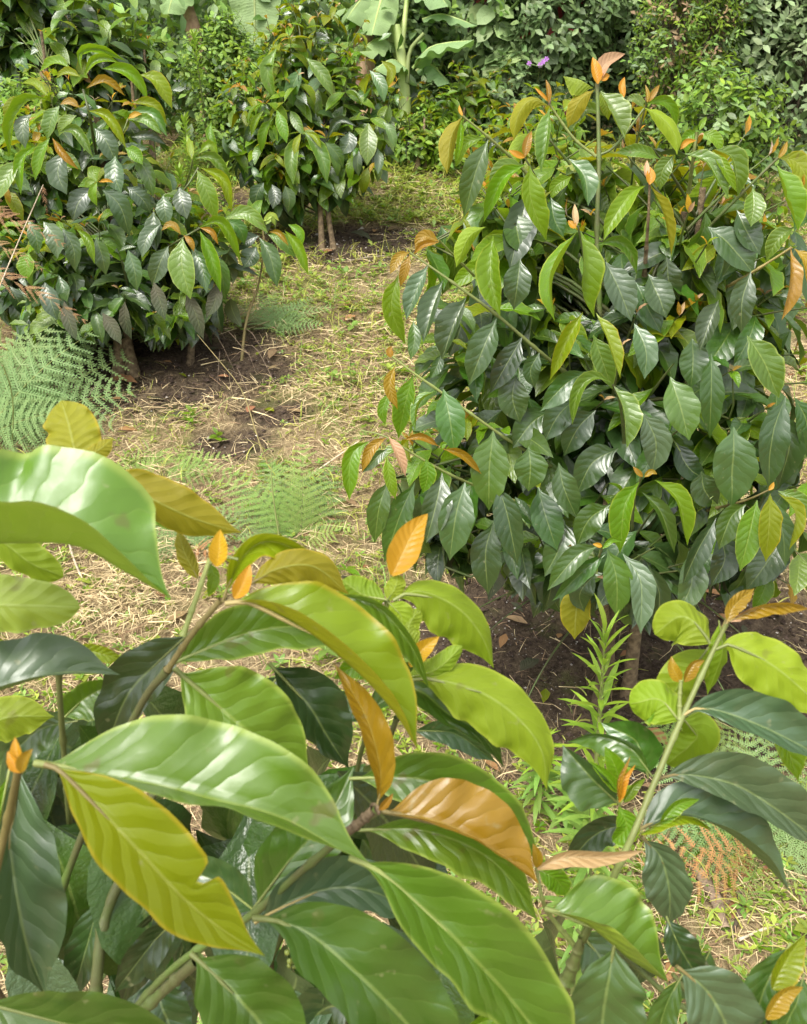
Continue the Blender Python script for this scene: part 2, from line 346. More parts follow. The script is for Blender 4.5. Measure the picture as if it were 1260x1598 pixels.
def batch(name, items, parent=None, kind='stuff', origin=None):
    """items: (template kind, variant, colour, Matrix) joined into ONE mesh"""
    cols = sorted({i[2] for i in items}); by = {}
    for i in items: by.setdefault(i[:3], []).append(i[3])
    VV, FF, UU, MI, RR = [], [], [], [], []; off = 0
    for (kd, va, co), ms in by.items():
        V, Fq, UV = template(kd, va); A = np.array([[list(r) for r in m] for m in ms]) if not isinstance(ms[0], np.ndarray) else np.array(ms)
        W = np.einsum('nij,vj->nvi', A[:, :3, :3], V) + A[:, None, :3, 3]; N = len(ms); nv = len(V)
        VV.append(W.reshape(-1, 3)); FF.append((Fq[None] + (np.arange(N) * nv)[:, None, None] + off).reshape(-1, 4)); UU.append(np.tile(UV, (N, 1)))
        MI.append(np.full(N * len(Fq), cols.index(co))); RR.append(np.repeat(RNG.random(N), nv)); off += N * nv
    o = np.array(origin if origin is not None else (0, 0, 0))
    me = raw_mesh(name, np.concatenate(VV) - o, np.concatenate(FF), [M[c] for c in cols], uv=np.concatenate(UU), mi=np.concatenate(MI), rnd=np.concatenate(RR))
    ob = link(name, me, parent, Matrix.Translation(Vector(o)))
    if kind: ob['kind'] = kind
    return ob
def join_tubes(name, specs, mat, parent=None, kind='stuff', sides=4):
    VV, FF, RR = [], [], []; off = 0
    for pts, rr in specs:
        V, Fq = tube_data([tuple(p) for p in pts], rr, sides); VV.append(V); FF.append(Fq + off); RR.append(np.full(len(V), random.random())); off += len(V)
    me = raw_mesh(name, np.concatenate(VV), np.concatenate(FF), M[mat], rnd=np.concatenate(RR)); ob = link(name, me, parent, Matrix.Identity(4))
    if kind: ob['kind'] = kind
    return ob
rv = lambda a, b: random.uniform(a, b)
# ------------------------------------------------------------ ground
def spaced(segs):
    out = []
    for a, b, n in segs: out += list(np.linspace(a, b, n, endpoint=False))
    return np.array(out + [segs[-1][1]])
gxs = spaced([(-180, -20, 12), (-20, -5, 30), (-5, -2, 60), (-2, 3, 260), (3, 6, 50), (6, 20, 30), (20, 180, 12)])
gys = spaced([(-60, -2, 10), (-2, .4, 30), (.4, 4.2, 260), (4.2, 8, 110), (8, 16, 60), (16, 60, 20), (60, 250, 10)])
GX, GY = np.meshgrid(gxs, gys); GZ = gz(GX, GY)
SOIL = []   # bare earth under the bushes: centre, radii
for px, py, rx, ry in ((255, 575, .58, .36), (420, 640, .16, .09), (1010, 1090, .58, .38), (560, 375, .55, .32), (350, 330, .5, .25), (850, 980, .50, .26), (1010, 950, .6, .25), (1230, 1120, .3, .22), (370, 690, .16, .10)):
    g = ground_at(px, py); SOIL.append((g.x, g.y, rx, ry))
def soil(x, y):
    m = np.zeros(np.shape(x))
    for cx, cy, rx, ry in SOIL:
        q = ((x - cx) / rx) ** 2 + ((y - cy) / ry) ** 2
        m = np.maximum(m, np.clip(1.7 - q * 1.2, 0, 1))
    return np.clip(m + .7 * vnoise(x * 6, y * 6, 9) * (m > .02) + .4 * vnoise(x * 21, y * 21, 11) * (m > .02), 0, 1)
sm = soil(GX, GY)
GZ = GZ - .015 * sm + sm * .012 * vnoise(GX * 60, GY * 60, 5)
ny, nx = GX.shape; i = np.arange(ny - 1)[:, None] * nx; j = np.arange(nx - 1)[None]
Fg = np.stack([i + j, i + j + 1, i + nx + j + 1, i + nx + j], -1).reshape(-1, 4)
def ground_material():
    t = NT('ground_earth_and_litter'); pos = t.n('ShaderNodeTexCoord').outputs['Object']; s = t.n('ShaderNodeAttribute', attribute_name='soil').outputs['Fac']
    n1 = t.noise(5, 5, pos); n2 = t.noise(60, 5, pos, .7); n3 = t.noise(220, 3, pos)
    lit = t.mix(t.ramp(n2, .35, .65), (.20, .145, .08), (.40, .31, .17)); lit = t.mix(t.ramp(n1, .52, .66, 0., .6), lit, (.22, .25, .06))
    so = t.mix(t.ramp(n2, .3, .7), (.050, .035, .024), (.135, .098, .064)); so = t.mix(t.ramp(n1, .54, .66, 0., .55), so, (.085, .095, .03))
    vor = t.n('ShaderNodeTexVoronoi'); vor.inputs['Scale'].default_value = 75; t.l(pos, vor.inputs['Vector'])
    so = t.mix(t.math('MULTIPLY', t.ramp(vor.outputs[0], .17, .10), t.ramp(t.noise(11, 2, pos), .42, .6)), so, (.42, .38, .32))
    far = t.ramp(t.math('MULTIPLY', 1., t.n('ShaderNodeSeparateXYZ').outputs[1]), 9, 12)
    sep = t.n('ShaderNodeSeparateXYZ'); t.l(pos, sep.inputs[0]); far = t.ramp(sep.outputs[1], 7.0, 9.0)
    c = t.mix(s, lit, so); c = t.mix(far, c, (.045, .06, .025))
    b = t.n('ShaderNodeBump'); b.inputs['Strength'].default_value = .9; b.inputs['Distance'].default_value = .02
    t.l(t.math('ADD', n2, t.math('MULTIPLY', n3, .5)), b.inputs['Height'])
    p = t.n('ShaderNodeBsdfPrincipled'); t.l(c, p.inputs['Base Color']); t.l(b.outputs[0], p.inputs['Normal']); p.inputs['Roughness'].default_value = .95; p.inputs['Specular IOR Level'].default_value = .15
    return t.out(p.outputs[0])
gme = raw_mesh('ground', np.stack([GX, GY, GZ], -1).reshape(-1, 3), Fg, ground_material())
at = gme.attributes.new('soil', 'FLOAT', 'POINT'); at.data.foreach_set('value', sm.ravel().astype(np.float32))
tag(link('ground', gme), kind='structure')

# ---- vectorised strips for straw and grass
def strips(name, mat, n, region, lens, width, lift, keep, curl=.25, up=None, kind='stuff', label=None):
    x = RNG.uniform(region[0], region[1], n); y = region[2] + (region[3] - region[2]) * RNG.random(n) ** 1.25; k = keep(x, y) > RNG.random(n); x = x[k]; y = y[k]; n = len(x)
    L = RNG.uniform(*lens, n) * RNG.uniform(.5, 1, n); az = RNG.uniform(0, 2 * np.pi, n)
    el = RNG.uniform(-.05, .3, n) if up is None else RNG.uniform(up[0], up[1], n)
    z0 = gz(x, y) + RNG.random(n) ** 2 * lift; w = width * RNG.uniform(.6, 1.4, n)
    S = 4 if up is not None else 2; t = np.linspace(0, 1, S + 1)
    bend = RNG.normal(0, curl, n)[:, None] * t[None] * 3; a = az[:, None] + bend
    if up is None: e = el[:, None] * (1 - 2 * t[None])
    else: e = el[:, None] - t[None] ** 1.5 * RNG.uniform(.3, 1.6, n)[:, None]
    st = L[:, None] / S
    X = x[:, None] + np.cumsum(np.cos(a) * np.cos(e) * st, 1); Y = y[:, None] + np.cumsum(np.sin(a) * np.cos(e) * st, 1); Z = z0[:, None] + np.cumsum(np.sin(e) * st, 1)
    if up is None: Z = np.maximum(Z, gz(X, Y) + .002)
    nx_ = -np.sin(a); ny_ = np.cos(a); tw = RNG.uniform(-1, 1, n)[:, None]; ww = w[:, None] * (1 - .75 * t[None] ** 2) / 2
    P1 = np.stack([X + nx_ * ww, Y + ny_ * ww, Z + tw * ww], -1); P2 = np.stack([X - nx_ * ww, Y - ny_ * ww, Z - tw * ww], -1)
    V = np.stack([P1, P2], 2).reshape(-1, 3); b = (np.arange(n) * (S + 1) * 2)[:, None] + np.arange(S)[None] * 2
    Fq = np.stack([b + 1, b + 3, b + 2, b], -1).reshape(-1, 4)
    UV = np.tile(np.stack([np.tile([0., 1.], S + 1), np.repeat(t, 2)], -1), (n, 1))
    me = raw_mesh(name, V, Fq, M[mat], uv=UV, rnd=np.repeat(RNG.random(n), (S + 1) * 2)); o = link(name, me); return tag(o, label, kind=kind)
dens = lambda x, y: np.clip(1.02 - soil(x, y), 0.02, 1) * np.clip(.75 + 1.3 * vnoise(x * 2.2, y * 2.2, 21), .15, 1)
strips('straw', 'straw', 70000, (-2.1, 2.4, .45, 3.4), (.025, .13), .0015, .03, dens, curl=.12)
strips('old_straw', 'strawb', 60000, (-2.1, 2.4, .45, 4.0), (.02, .10), .0019, .02, dens, curl=.12)
strips('straw', 'straw', 34000, (-2.8, 3.4, 3.2, 7.2), (.05, .16), .0026, .04, dens, curl=.12)
grs = lambda x, y: np.clip(.95 - soil(x, y), 0, 1) * np.clip(.35 + 2.2 * vnoise(x * 1.3 + 7, y * 1.3, 22), 0, 1)
strips('grass', 'grassy', 60000, (-2.6, 3.2, .9, 7.0), (.03, .11), .003, .01, grs, up=(.5, 1.4))
strips('grass', 'W', 14000, (-2.8, 3.4, 1.0, 8.0), (.04, .16), .0035, .01, grs, up=(.6, 1.5))
strips('litter_roots', 'strawb', 5000, (-2, 2.6, 1.4, 4.6), (.02, .07), .0016, .006, lambda x, y: soil(x, y) * .8)
# pale clump of dead stalks beside the near bush
cg = ground_at(190, 930)
def clump(x, y): return np.exp(-(((x - cg.x) / .20) ** 2 + ((y - cg.y) / .16) ** 2) * 1.2)
x0, y0 = cg.x, cg.y
strips('straw_clump', 'straw', 16000, (x0 - .45, x0 + .45, y0 - .35, y0 + .35), (.03, .10), .0024, .10, clump, curl=.5)
# crumbs of earth and pale grit
def crumbs(name, mat, n, size, keep, region=(-1.8, 2.2, .9, 5.2)):
    x = RNG.uniform(region[0], region[1], n); y = RNG.uniform(region[2], region[3], n); k = keep(x, y) > RNG.random(n); x, y = x[k], y[k]; n = len(x)
    oc = np.array([(1, 0, 0), (0, 1, 0), (-1, 0, 0), (0, -1, 0), (0, 0, .8), (0, 0, -.8)], float)
    f = np.array([(0, 1, 4, 4), (1, 2, 4, 4), (2, 3, 4, 4), (3, 0, 4, 4)])[:, :3]
    s = size * RNG.uniform(.4, 1.4, (n, 1, 1)) * RNG.uniform(.6, 1.3, (n, 6, 1))
    V = oc[None] * s + np.stack([x, y, gz(x, y) - .012 * soil(x, y) + size * .3], -1)[:, None]
    Fq = (f[None] + (np.arange(n) * 6)[:, None, None]).reshape(-1, 3)
    me = raw_mesh(name, V.reshape(-1, 3), Fq, M[mat], rnd=np.repeat(RNG.random(n), 6)); tag(link(name, me), kind='stuff')
crumbs('soil_crumbs', 'clod', 30000, .006, soil)
crumbs('gravel', 'peb', 11000, .0036, lambda x, y: soil(x, y) * np.clip(.3 + 2 * vnoise(x * 4, y * 4, 31), .05, 1))
crumbs('gravel', 'peb', 450, .010, lambda x, y: soil(x, y) * .6)
crumbs('soil_clods', 'clod', 2600, .013, soil)
# small weeds
def scatter(name, kd, cols, n, region, size, keep, tilt=(.1, .9), per=4, h=.03):
    it = []; x = RNG.uniform(region[0], region[1], n); y = region[2] + (region[3] - region[2]) * RNG.random(n); k = keep(x, y) > RNG.random(n); x, y = x[k], y[k]; z = gz(x, y)
    for a, b, c in zip(x, y, z):
        hh = rv(.005, h); az0 = rv(0, 6.28); co = random.choice(cols)
        for q in range(per):
            az = az0 + q * 6.28 / per + rv(-.4, .4); el = rv(*tilt); s = rv(*size)
            dv = (math.cos(az) * math.cos(el), math.sin(az) * math.cos(el), math.sin(el)); it.append((kd, 0, co, frame((a, b, c + hh), dv, (0, 0, 1), s, rv(.8, 1.3))))
    return batch(name, it)
wd = lambda x, y: np.clip(.9 - soil(x, y) * 1.05, 0, 1) * np.clip(.58 + 2.2 * vnoise(x * 1.9 + 3, y * 1.9 + 5, 41) + 1.2 * vnoise(x * 6, y * 6, 43), .03, 1)
scatter('ground_weeds', 'tiny', ['V', 'V', 'W', 'L'], 26000, (-2.0, 2.4, .6, 4.4), (.012, .028), wd)
scatter('ground_weeds', 'tiny', ['V', 'W'], 8000, (-2.8, 3.2, 4.0, 8), (.02, .045), wd, h=.06)
scatter('leafy_weeds', 'small', ['W', 'V', 'L'], 700, (-2.2, 2.6, .9, 5.4), (.03, .06), lambda x, y: wd(x, y) * .6, per=5, h=.06)

# ------------------------------------------------------------ ferns
def pinna_mesh(name, mat, length=1., npin=13, nsub=17, ratio=.38, droop=.6, broken=0.):
    """one bipinnate frond, 1 m along +Y, joined as one surface with a rib"""
    st = random.Random(sum(map(ord, name)) + npin); V = []; Fq = []; UV = []
    def quad(a, b, c, d):
        i = len(V); V.extend([a, b, c, d]); Fq.append((i, i+1, i+2, i+3)); UV.extend([(.5, 0), (1, .5), (.5, 1), (0, .5)])
    def spine(t): a = droop * t; return Vector((0, math.sin(a) / droop, (math.cos(a) - 1) / droop))
    for k in range(npin):
        t = .12 + .88 * k / npin; b = spine(t); a = droop * t; fwd = Vector((0, math.cos(a), -math.sin(a))); upv = Vector((0, math.sin(a), math.cos(a)))
        for sgn in (-1, 1):
            if st.random() < broken: continue
            ll = ratio * (1 - (t - .12) / .88) ** .8 * min(1, .45 + t * 2.5) * st.uniform(.85, 1.1) + .02; ns = max(3, int(nsub * ll / ratio + 2))
            dirp = (Vector((sgn, 0, 0)) + fwd * .42 + upv * st.uniform(-.05, .25)).normalized(); crossp = upv.cross(dirp).normalized(); dr = st.uniform(.1, .5)
            for m in range(ns):
                s = (m + .5) / ns; c = b + dirp * ll * s - Vector((0, 0, dr * ll * s * s * .6)); w = .030 * (ll / ratio) ** .6 * (1 - .85 * s) + .004; hw = ll / ns * .46
                for sg in (-1, 1):
                    tip = c + crossp * sg * w * 1.25 + dirp * w * .45 + upv * st.uniform(-.01, .008)
                    quad(c - dirp * hw * .6, (c + tip) / 2 - dirp * hw * .75, tip, (c + tip) / 2 + dirp * hw * .75) if sg > 0 else quad((c + tip) / 2 - dirp * hw * .75, c - dirp * hw * .6, (c + tip) / 2 + dirp * hw * .75, tip)
            for m in range(4):
                s0, s1 = m / 4, (m + 1) / 4; c0 = b + dirp * ll * s0 - Vector((0, 0, dr * ll * s0 * s0 * .6)); c1 = b + dirp * ll * s1 - Vector((0, 0, dr * ll * s1 * s1 * .6)); g0, g1 = .0045 * (1.2 - s0), .0045 * (1.2 - s1)
                i = len(V); V.extend([c0 - fwd * g0, c0 + fwd * g0, c1 + fwd * g1, c1 - fwd * g1]); Fq.append((i, i + 1, i + 2, i + 3) if sgn < 0 else (i + 3, i + 2, i + 1, i)); UV.extend([(.5, .5)] * 4)
    nv = len(V); ns_ = len(Fq); pv, pf = tube_data([tuple(spine(t) - Vector((0, 0, .002))) for t in np.linspace(0, 1, 6)], [.006, .005, .004, .003, .002, .001], 4, 8)
    V = np.r_[np.array([tuple(v) for v in V]), pv]; Fq = np.r_[np.array(Fq), pf + nv]; UV = np.r_[np.array(UV, float), np.full((len(pv), 2), .5)]
    return raw_mesh(name, V * length, Fq, [M[mat], M['ytwig'] if 'fernb' not in mat and 'ferno' not in mat else M['btwig']], uv=UV, mi=np.r_[np.zeros(ns_, int), np.ones(len(pf), int)])
FM = {k: pinna_mesh('frond', k, npin=n, broken=b, droop=d) for k, n, b, d in (('fern', 13, .03, .7), ('fernl', 12, .05, .5), ('ferno', 11, .12, 1.0), ('fernb', 11, .2, .8))}
def fern_plant(name, label, base, fronds, group=None, facing=.4):
    """fronds: (azimuth deg from +X, elevation deg, length, material, width scale)"""
    r = empty(name, base, label, 'fern', group)
    for az, el, ln, mt, ws in fronds:
        a, e = rad(az), rad(el); dv = Vector((math.cos(a) * math.cos(e), math.sin(a) * math.cos(e), math.sin(e)))
        rt = link('frond', FM[mt], r, frame(base, dv, (rv(-.2, .2), rv(-.2, .2) - facing, 1), ln, ws))
    return r

# ------------------------------------------------------------ coffee shrubs grown branch by branch
def coffee_bush(name, label, base, h, R, leaf, stems=1, z0=.25, step=.06, lean=(0, 0), young=.6, budget=200, dusty=0., filt=None, lod='coffee', shape=None, cat='coffee shrub', group=None, pal=None, node=.045, trunk_r=.016, top_open=1., seed=1, branch_parts=True):
    random.seed(seed); root = empty(name, base, label, cat, group); cands = []; B = Vector(base); brs = []
    shape = shape or (lambda f: min(1, .55 + f * 1.5) if f < .35 else max(.12, 1.05 - (f - .35) ** 1.6 * 1.5))
    for sidx in range(stems):
        off = Vector((rv(-.05, .05), rv(-.04, .04), 0)) * (sidx > 0) * 2; ln = Vector((lean[0] + rv(-.12, .12) * (sidx > 0), lean[1] + rv(-.1, .1) * (sidx > 0), 0))
        hh = h * (1 if sidx == 0 else rv(.8, .97))
        tp = [B + off + ln * (q * q) + Vector((rv(-.012, .012), rv(-.012, .012), q * hh - .03 * (q == 0))) for q in np.linspace(0, 1, 7)]
        tube('trunk', tp, [trunk_r * 1.25, trunk_r, trunk_r * .8, trunk_r * .55, trunk_r * .3], M['bark'], root, 8, 3)
        z = z0 * hh; az = rv(0, 3.14)
        while z < hh:
            f = (z / hh - z0) / (1 - z0); q = z / hh; p0 = B + off + ln * q * q + Vector((0, 0, z))
            for s2 in (0, 1):
                a = az + s2 * math.pi + rv(-.3, .3); Lb = R * shape(f) * rv(.8, 1.12)
                el = .15 + .75 * f * top_open + rv(-.1, .1); dr = (1.0 - .45 * f) / max(R, .2) * rv(.6, 1.1)
                npt = max(3, int(Lb / node)); pts = [p0.copy()]; e = el; aa = a
                for kx in range(npt):
                    e -= dr * node; e = max(e, -1.0); aa += rv(-.05, .05)
                    pts.append(pts[-1] + node * Vector((math.cos(aa) * math.cos(e), math.sin(aa) * math.cos(e), math.sin(e))))
                brs.append((pts, [.0042, .0034, .0022, .0014]))
                for kx in range(max(1, int(npt * .22)), npt + 1):
                    age = npt - kx; d = (pts[kx] - pts[kx - 1]).normalized(); sidev = d.cross(Vector((0, 0, 1))).normalized()
                    for sg in (-1, 1):
                        if random.random() < .07: continue
                        yng = young * (.35 + .9 * f)
                        if age == 0: col = random.choice('RYYL') if random.random() < yng else random.choice('LG'); s = leaf * rv(.35, .65)
                        elif age == 1: col = random.choice('YLLG') if random.random() < yng else random.choice('GD'); s = leaf * rv(.7, .95)
                        elif age == 2: col = random.choice('GGLD') if random.random() < yng else random.choice('DO'); s = leaf * rv(.85, 1.05)
                        else: col = random.choice('ODOOD' if f < .6 else 'ODDG'); s = leaf * rv(.8, 1.15)
                        if pal: col = pal(col, age, f)
                        if dusty and f < .28 and random.random() < dusty * (1 - f / .28): col = 'X'
                        drp = rv(.15, .75) + .35 * (age > 1); 
                        yd = (sidev * sg * rv(.6, 1.) + d * rv(.35, .9) + Vector((rv(-.15, .15), rv(-.15, .15), -drp + .5 * (age == 0)))).normalized()
                        zh = Vector((0, 0, 1)) + .6 * Vector((d.x, d.y, 0)) + Vector((rv(-.35, .35), rv(-.35, .35), 0))
                        m = frame(pts[kx], yd, zh, s, rv(.9, 1.2) * (.8 if age == 0 else 1)); tipw = Vector(pts[kx]) + yd * s * .5
                        if filt and not filt(tipw, col): continue
                        outw = (tipw - (B + ln * q * q)).to_2d().length / R; cands.append((-dep(tipw) / R + outw * .5 + (.5 if age < 2 else 0) + rv(0, .2), (lod, random.choice((0, 1, 1, 2, 2, 3, 4, 5)), col, m)))
                if random.random() < .5 + .4 * f:
                    for sg in (-1, 1):
                        yd = (d * .5 + Vector((rv(-.3, .3), rv(-.3, .3), 1))).normalized(); cands.append((9, (lod, 0, random.choice('QRP'), frame(pts[-1], yd, (d + Vector((0, 0, .2))), leaf * rv(.18, .3), .8))))
            z += step * rv(.85, 1.15); az += 1.57 + rv(-.25, .25)
    cands.sort(key=lambda c: -c[0])
    for sc, (kd, va, co, m) in cands[:budget]: link('leaf', tpl_mesh(kd, va, co), root, m)
    if cands[budget:]:
        o = batch('foliage', [(c[1][0], c[1][1], c[1][2], c[1][3]) for c in cands[budget:]], None, 'stuff'); o.parent = root; o.matrix_basis = Matrix.Translation(-B)
    o = join_tubes('branches', brs, 'twig', None, 'stuff'); o.parent = root; o.matrix_basis = Matrix.Translation(-B)
    print(name, label[:30], 'leaves', len(cands))
    return root

# ------------------------------------------------------------ shrubs of small leaves
def small_shrub(name, label, base, size, n, kd, cols, ls, cat='shrub', lump=9, parts=0, group=None, up=.3, seed=3, wts=None, droop=.2, twc='dkwood', clus=6, spread=.10, cname='foliage', inner=.15):
    random.seed(seed); B = Vector(base); root = empty(name, B, label, cat, group); lumps = []
    for _ in range(lump):
        a = rv(0, 6.28); rr = math.sqrt(random.random()) * .75; zz = rv(.15, .92); k = math.sqrt(max(.1, 1 - (zz * 2 - 1) ** 2 * .7))
        lumps.append((Vector((math.cos(a) * rr * size[0] * k, math.sin(a) * rr * size[1] * k, zz * size[2])), rv(.22, .42)))
    its = []; tw = []
    for c, lr in lumps: tw.append(([B + Vector((rv(-.05, .05), rv(-.05, .05), -.05)), B + Vector((c.x * .4, c.y * .4, c.z * .5)), B + c], [.018 * size[2], .010 * size[2], .004]))
    ncl = n // clus
    for _ in range(ncl):
        c, lr = random.choice(lumps); v = Vector((random.gauss(0, 1), random.gauss(0, 1), random.gauss(0, 1))).normalized(); r = lr * random.random() ** inner * rv(.85, 1.1)
        p = B + c + Vector((v.x * r * size[0], v.y * r * size[1], v.z * r * size[2] * .8))
        if p.z < gz(p.x, p.y) + .02: continue
        ax = (v + Vector((0, 0, up)) + Vector((rv(-.5, .5), rv(-.5, .5), rv(-.4, .4)))).normalized(); co = random.choices(cols, wts)[0]
        if random.random() < .35: tw.append(([B + c + (p - B - c) * .4, p, p + ax * spread], [.003, .002, .001]))
        for q in range(clus):
            t = q / clus; az = q * 2.4 + rv(-.3, .3); x = ax.cross(Vector((.3, .2, 1))).normalized(); y = ax.cross(x)
            dv = (x * math.cos(az) + y * math.sin(az) + ax * rv(.2, .9) - Vector((0, 0, droop))).normalized(); s = rv(*ls)
            its.append((kd, 0, co if random.random() < .85 else random.choices(cols, wts)[0], frame(p + ax * spread * t, dv, (v + Vector((0, 0, 1))), s, rv(.85, 1.2))))
    if parts:
        its.sort(key=lambda i: i[3].translation.y + .3 * rv(0, 1))
        for it in its[:parts]: link('leaf', tpl_mesh(it[0], it[1], it[2]), root, it[3])
        its = its[parts:]
    if its: o = batch(cname, its, None, 'stuff'); o.parent = root; o.matrix_basis = Matrix.Translation(-B)
    o = join_tubes('stems', tw, twc, None, 'stuff'); o.parent = root; o.matrix_basis = Matrix.Translation(-B)
    return root

def fill_leaves(root, boxes, n, dr, cols, ln, seed=1, lod='coffee', inside=None):
    """hanging leaves deep inside a crown, each its own part, on a short twig-side position"""
    random.seed(seed)
    for _ in range(n):
        x0, y0, x1, y1 = random.choice(boxes); px, py, d = rv(x0, x1), rv(y0, y1), rv(*dr); p = P(px, py, d); a = rv(0, 6.28)
        dv = Vector((math.cos(a) * .7, math.sin(a) * .55 - .15, -rv(.35, 1.2))); link('leaf', tpl_mesh(lod, random.choice((0, 1, 2, 3, 4)), random.choice(cols)), root, frame(p, dv, (math.cos(a) * .5 + rv(-.3, .3), -.6, 1.1), rv(*ln), rv(.95, 1.25)))

def crown_bush(root, trunk_top, lobes, n, leaf, pal_y, seed=1, budget=250, lod='coffee', deep=.25, nn=4, node=.05, filt=None, sp=.9, bright=0.):
    """leafy shoots over the lobes of a crown: lobes are (centre, (rx, ry, rz)); each shoot carries opposite pairs of leaves"""
    random.seed(seed); cands = []; brs = []; B = Vector(root.location); T0 = Vector(trunk_top); zs = [c.z + r[2] for c, r in lobes]; ztop = max(zs); zlo = min(c.z - r[2] for c, r in lobes)
    wts = [r[0] * r[2] + r[0] * r[1] for c, r in lobes]
    for _ in range(n):
        c, r = random.choices(lobes, wts)[0]; v = Vector((random.gauss(0, 1), random.gauss(0, 1) - .35, random.gauss(0, 1) + .15)).normalized(); k = rv(1 - deep, 1.02)
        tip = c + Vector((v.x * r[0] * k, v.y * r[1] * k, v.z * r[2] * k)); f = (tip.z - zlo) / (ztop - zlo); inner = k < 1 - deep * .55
        out = Vector((v.x, v.y, v.z * .5 + .25 + .5 * f)).normalized(); out = (out + Vector((rv(-.3, .3), rv(-.3, .3), rv(-.15, .2)))).normalized()
        nk = nn + random.choice((0, 0, 1)); pts = [tip - out * node * (nk - q) - Vector((0, 0, .12 * node * (nk - q) ** 1.4)) for q in range(nk + 1)]
        jn = T0 + Vector((0, 0, (pts[0].z - T0.z) * .55 - .05)); jn.z = min(jn.z, pts[0].z); brs.append(([jn, jn * .45 + pts[0] * .55 + Vector((0, 0, .03)), pts[0], pts[-1]], [.005, .004, .003, .0016]))
        y0 = random.random() < pal_y(f) and not inner; az = rv(0, 3.14)
        for q in range(nk + 1):
            age = nk - q; d = (pts[min(nk, q + 1)] - pts[max(0, q - 1)]).normalized(); x = d.cross(Vector((rv(-.1, .1), rv(-.1, .1), 1))).normalized()
            for sg in (-1, 1):
                if random.random() < .06: continue
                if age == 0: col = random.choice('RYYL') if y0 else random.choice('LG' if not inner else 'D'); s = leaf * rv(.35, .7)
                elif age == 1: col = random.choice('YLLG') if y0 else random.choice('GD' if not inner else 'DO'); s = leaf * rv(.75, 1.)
                elif age == 2: col = random.choice('LGGD') if y0 else random.choice('DO'); s = leaf * rv(.85, 1.1)
                else: col = random.choice('GDO' if f > .7 else 'ODO'); s = leaf * rv(.85, 1.2)
                if bright and random.random() < bright * (.4 + f * .8): col = {'O': 'G', 'D': 'L', 'G': 'L', 'L': 'Y'}.get(col, col)
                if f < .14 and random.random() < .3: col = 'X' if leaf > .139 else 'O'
                drp = rv(.1, .8) + .25 * (age > 1) - .35 * (age == 0); yd = (x * sg * rv(.55, 1.1) + d * rv(.3, 1.) + Vector((rv(-.25, .25), rv(-.25, .25), -drp))).normalized()
                zh = Vector((0, 0, 1)) + .5 * Vector((out.x, out.y, 0)) + Vector((rv(-.5, .5), rv(-.5, .5), 0))
                if filt and not filt(pts[q] + yd * s * .5, col): continue
                cands.append((-dep(pts[q]) + .6 * (k - 1) + (.3 if age < 2 else 0) + rv(0, .15), (lod, random.choice((0, 1, 1, 2, 2, 3, 3, 4, 5)), col, frame(pts[q], yd, zh, s, rv(.8, 1.08) * (.85 if age == 0 else 1)))))
        if y0 or random.random() < .3:
            for sg in (-1, 1): cands.append((5, (lod, 1, random.choice('QRPY'), frame(pts[-1], (d * .8 + x * sg * rv(.1, .5) + Vector((0, 0, rv(.1, .8)))), x * -sg + Vector((0, 0, .4)), leaf * rv(.16, .28), .7))))
    cands.sort(key=lambda c: -c[0])
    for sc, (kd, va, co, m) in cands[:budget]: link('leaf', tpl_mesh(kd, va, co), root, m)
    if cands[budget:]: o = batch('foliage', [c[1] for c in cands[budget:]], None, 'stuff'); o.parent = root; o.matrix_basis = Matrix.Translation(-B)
    o = join_tubes('branches', brs, 'twig', None, 'stuff'); o.parent = root; o.matrix_basis = Matrix.Translation(-B)
def lobe(px, py, d, rx, rz, ry=None): return (P(px, py, d), (rx / F * d, (ry or rx) / F * d, rz / F * d))
def trunks(root, B, tops, r):
    for k, t in enumerate(tops):
        b = B + Vector((.03 * (k - (len(tops) - 1) / 2) * 2, .02 * (k % 2), -.03)); t = Vector(t)
        tube('trunk', [b, b * .66 + t * .34 + Vector((rv(-.02, .02), 0, 0)), b * .3 + t * .7, t], [r * 1.25, r, r * .8, r * .4], M['bark'], root, 8, 3)

scatter('leaf_litter', 'small', ['fernb', 'pinkb', 'X', 'fernb', 'Y'], 900, (-2.0, 2.4, .6, 6.0), (.03, .09), lambda x, y: np.full(x.shape, .8), tilt=(-.05, .25), per=1, h=.012)
scatter('leaf_litter', 'coffee', ['fernb', 'X', 'fernb'], 60, (-2.0, 2.4, .9, 5.0), (.07, .13), lambda x, y: .3 + soil(x, y) * .6, tilt=(0, .2), per=1, h=.02)

farx = lambda x, y: np.clip(1 - soil(x, y), 0, 1)
scatter('ground_weeds', 'tiny', ['V', 'W', 'V', 'L'], 7000, (-1.6, 1.4, 4.5, 7.4), (.025, .055), farx, h=.05)
strips('grass', 'grassy', 12000, (-1.6, 1.6, 4.4, 7.4), (.05, .16), .0035, .01, farx, up=(.5, 1.4))
strips('straw', 'straw', 9000, (-1.6, 1.6, 4.4, 7.0), (.05, .16), .0028, .03, farx, curl=.12)
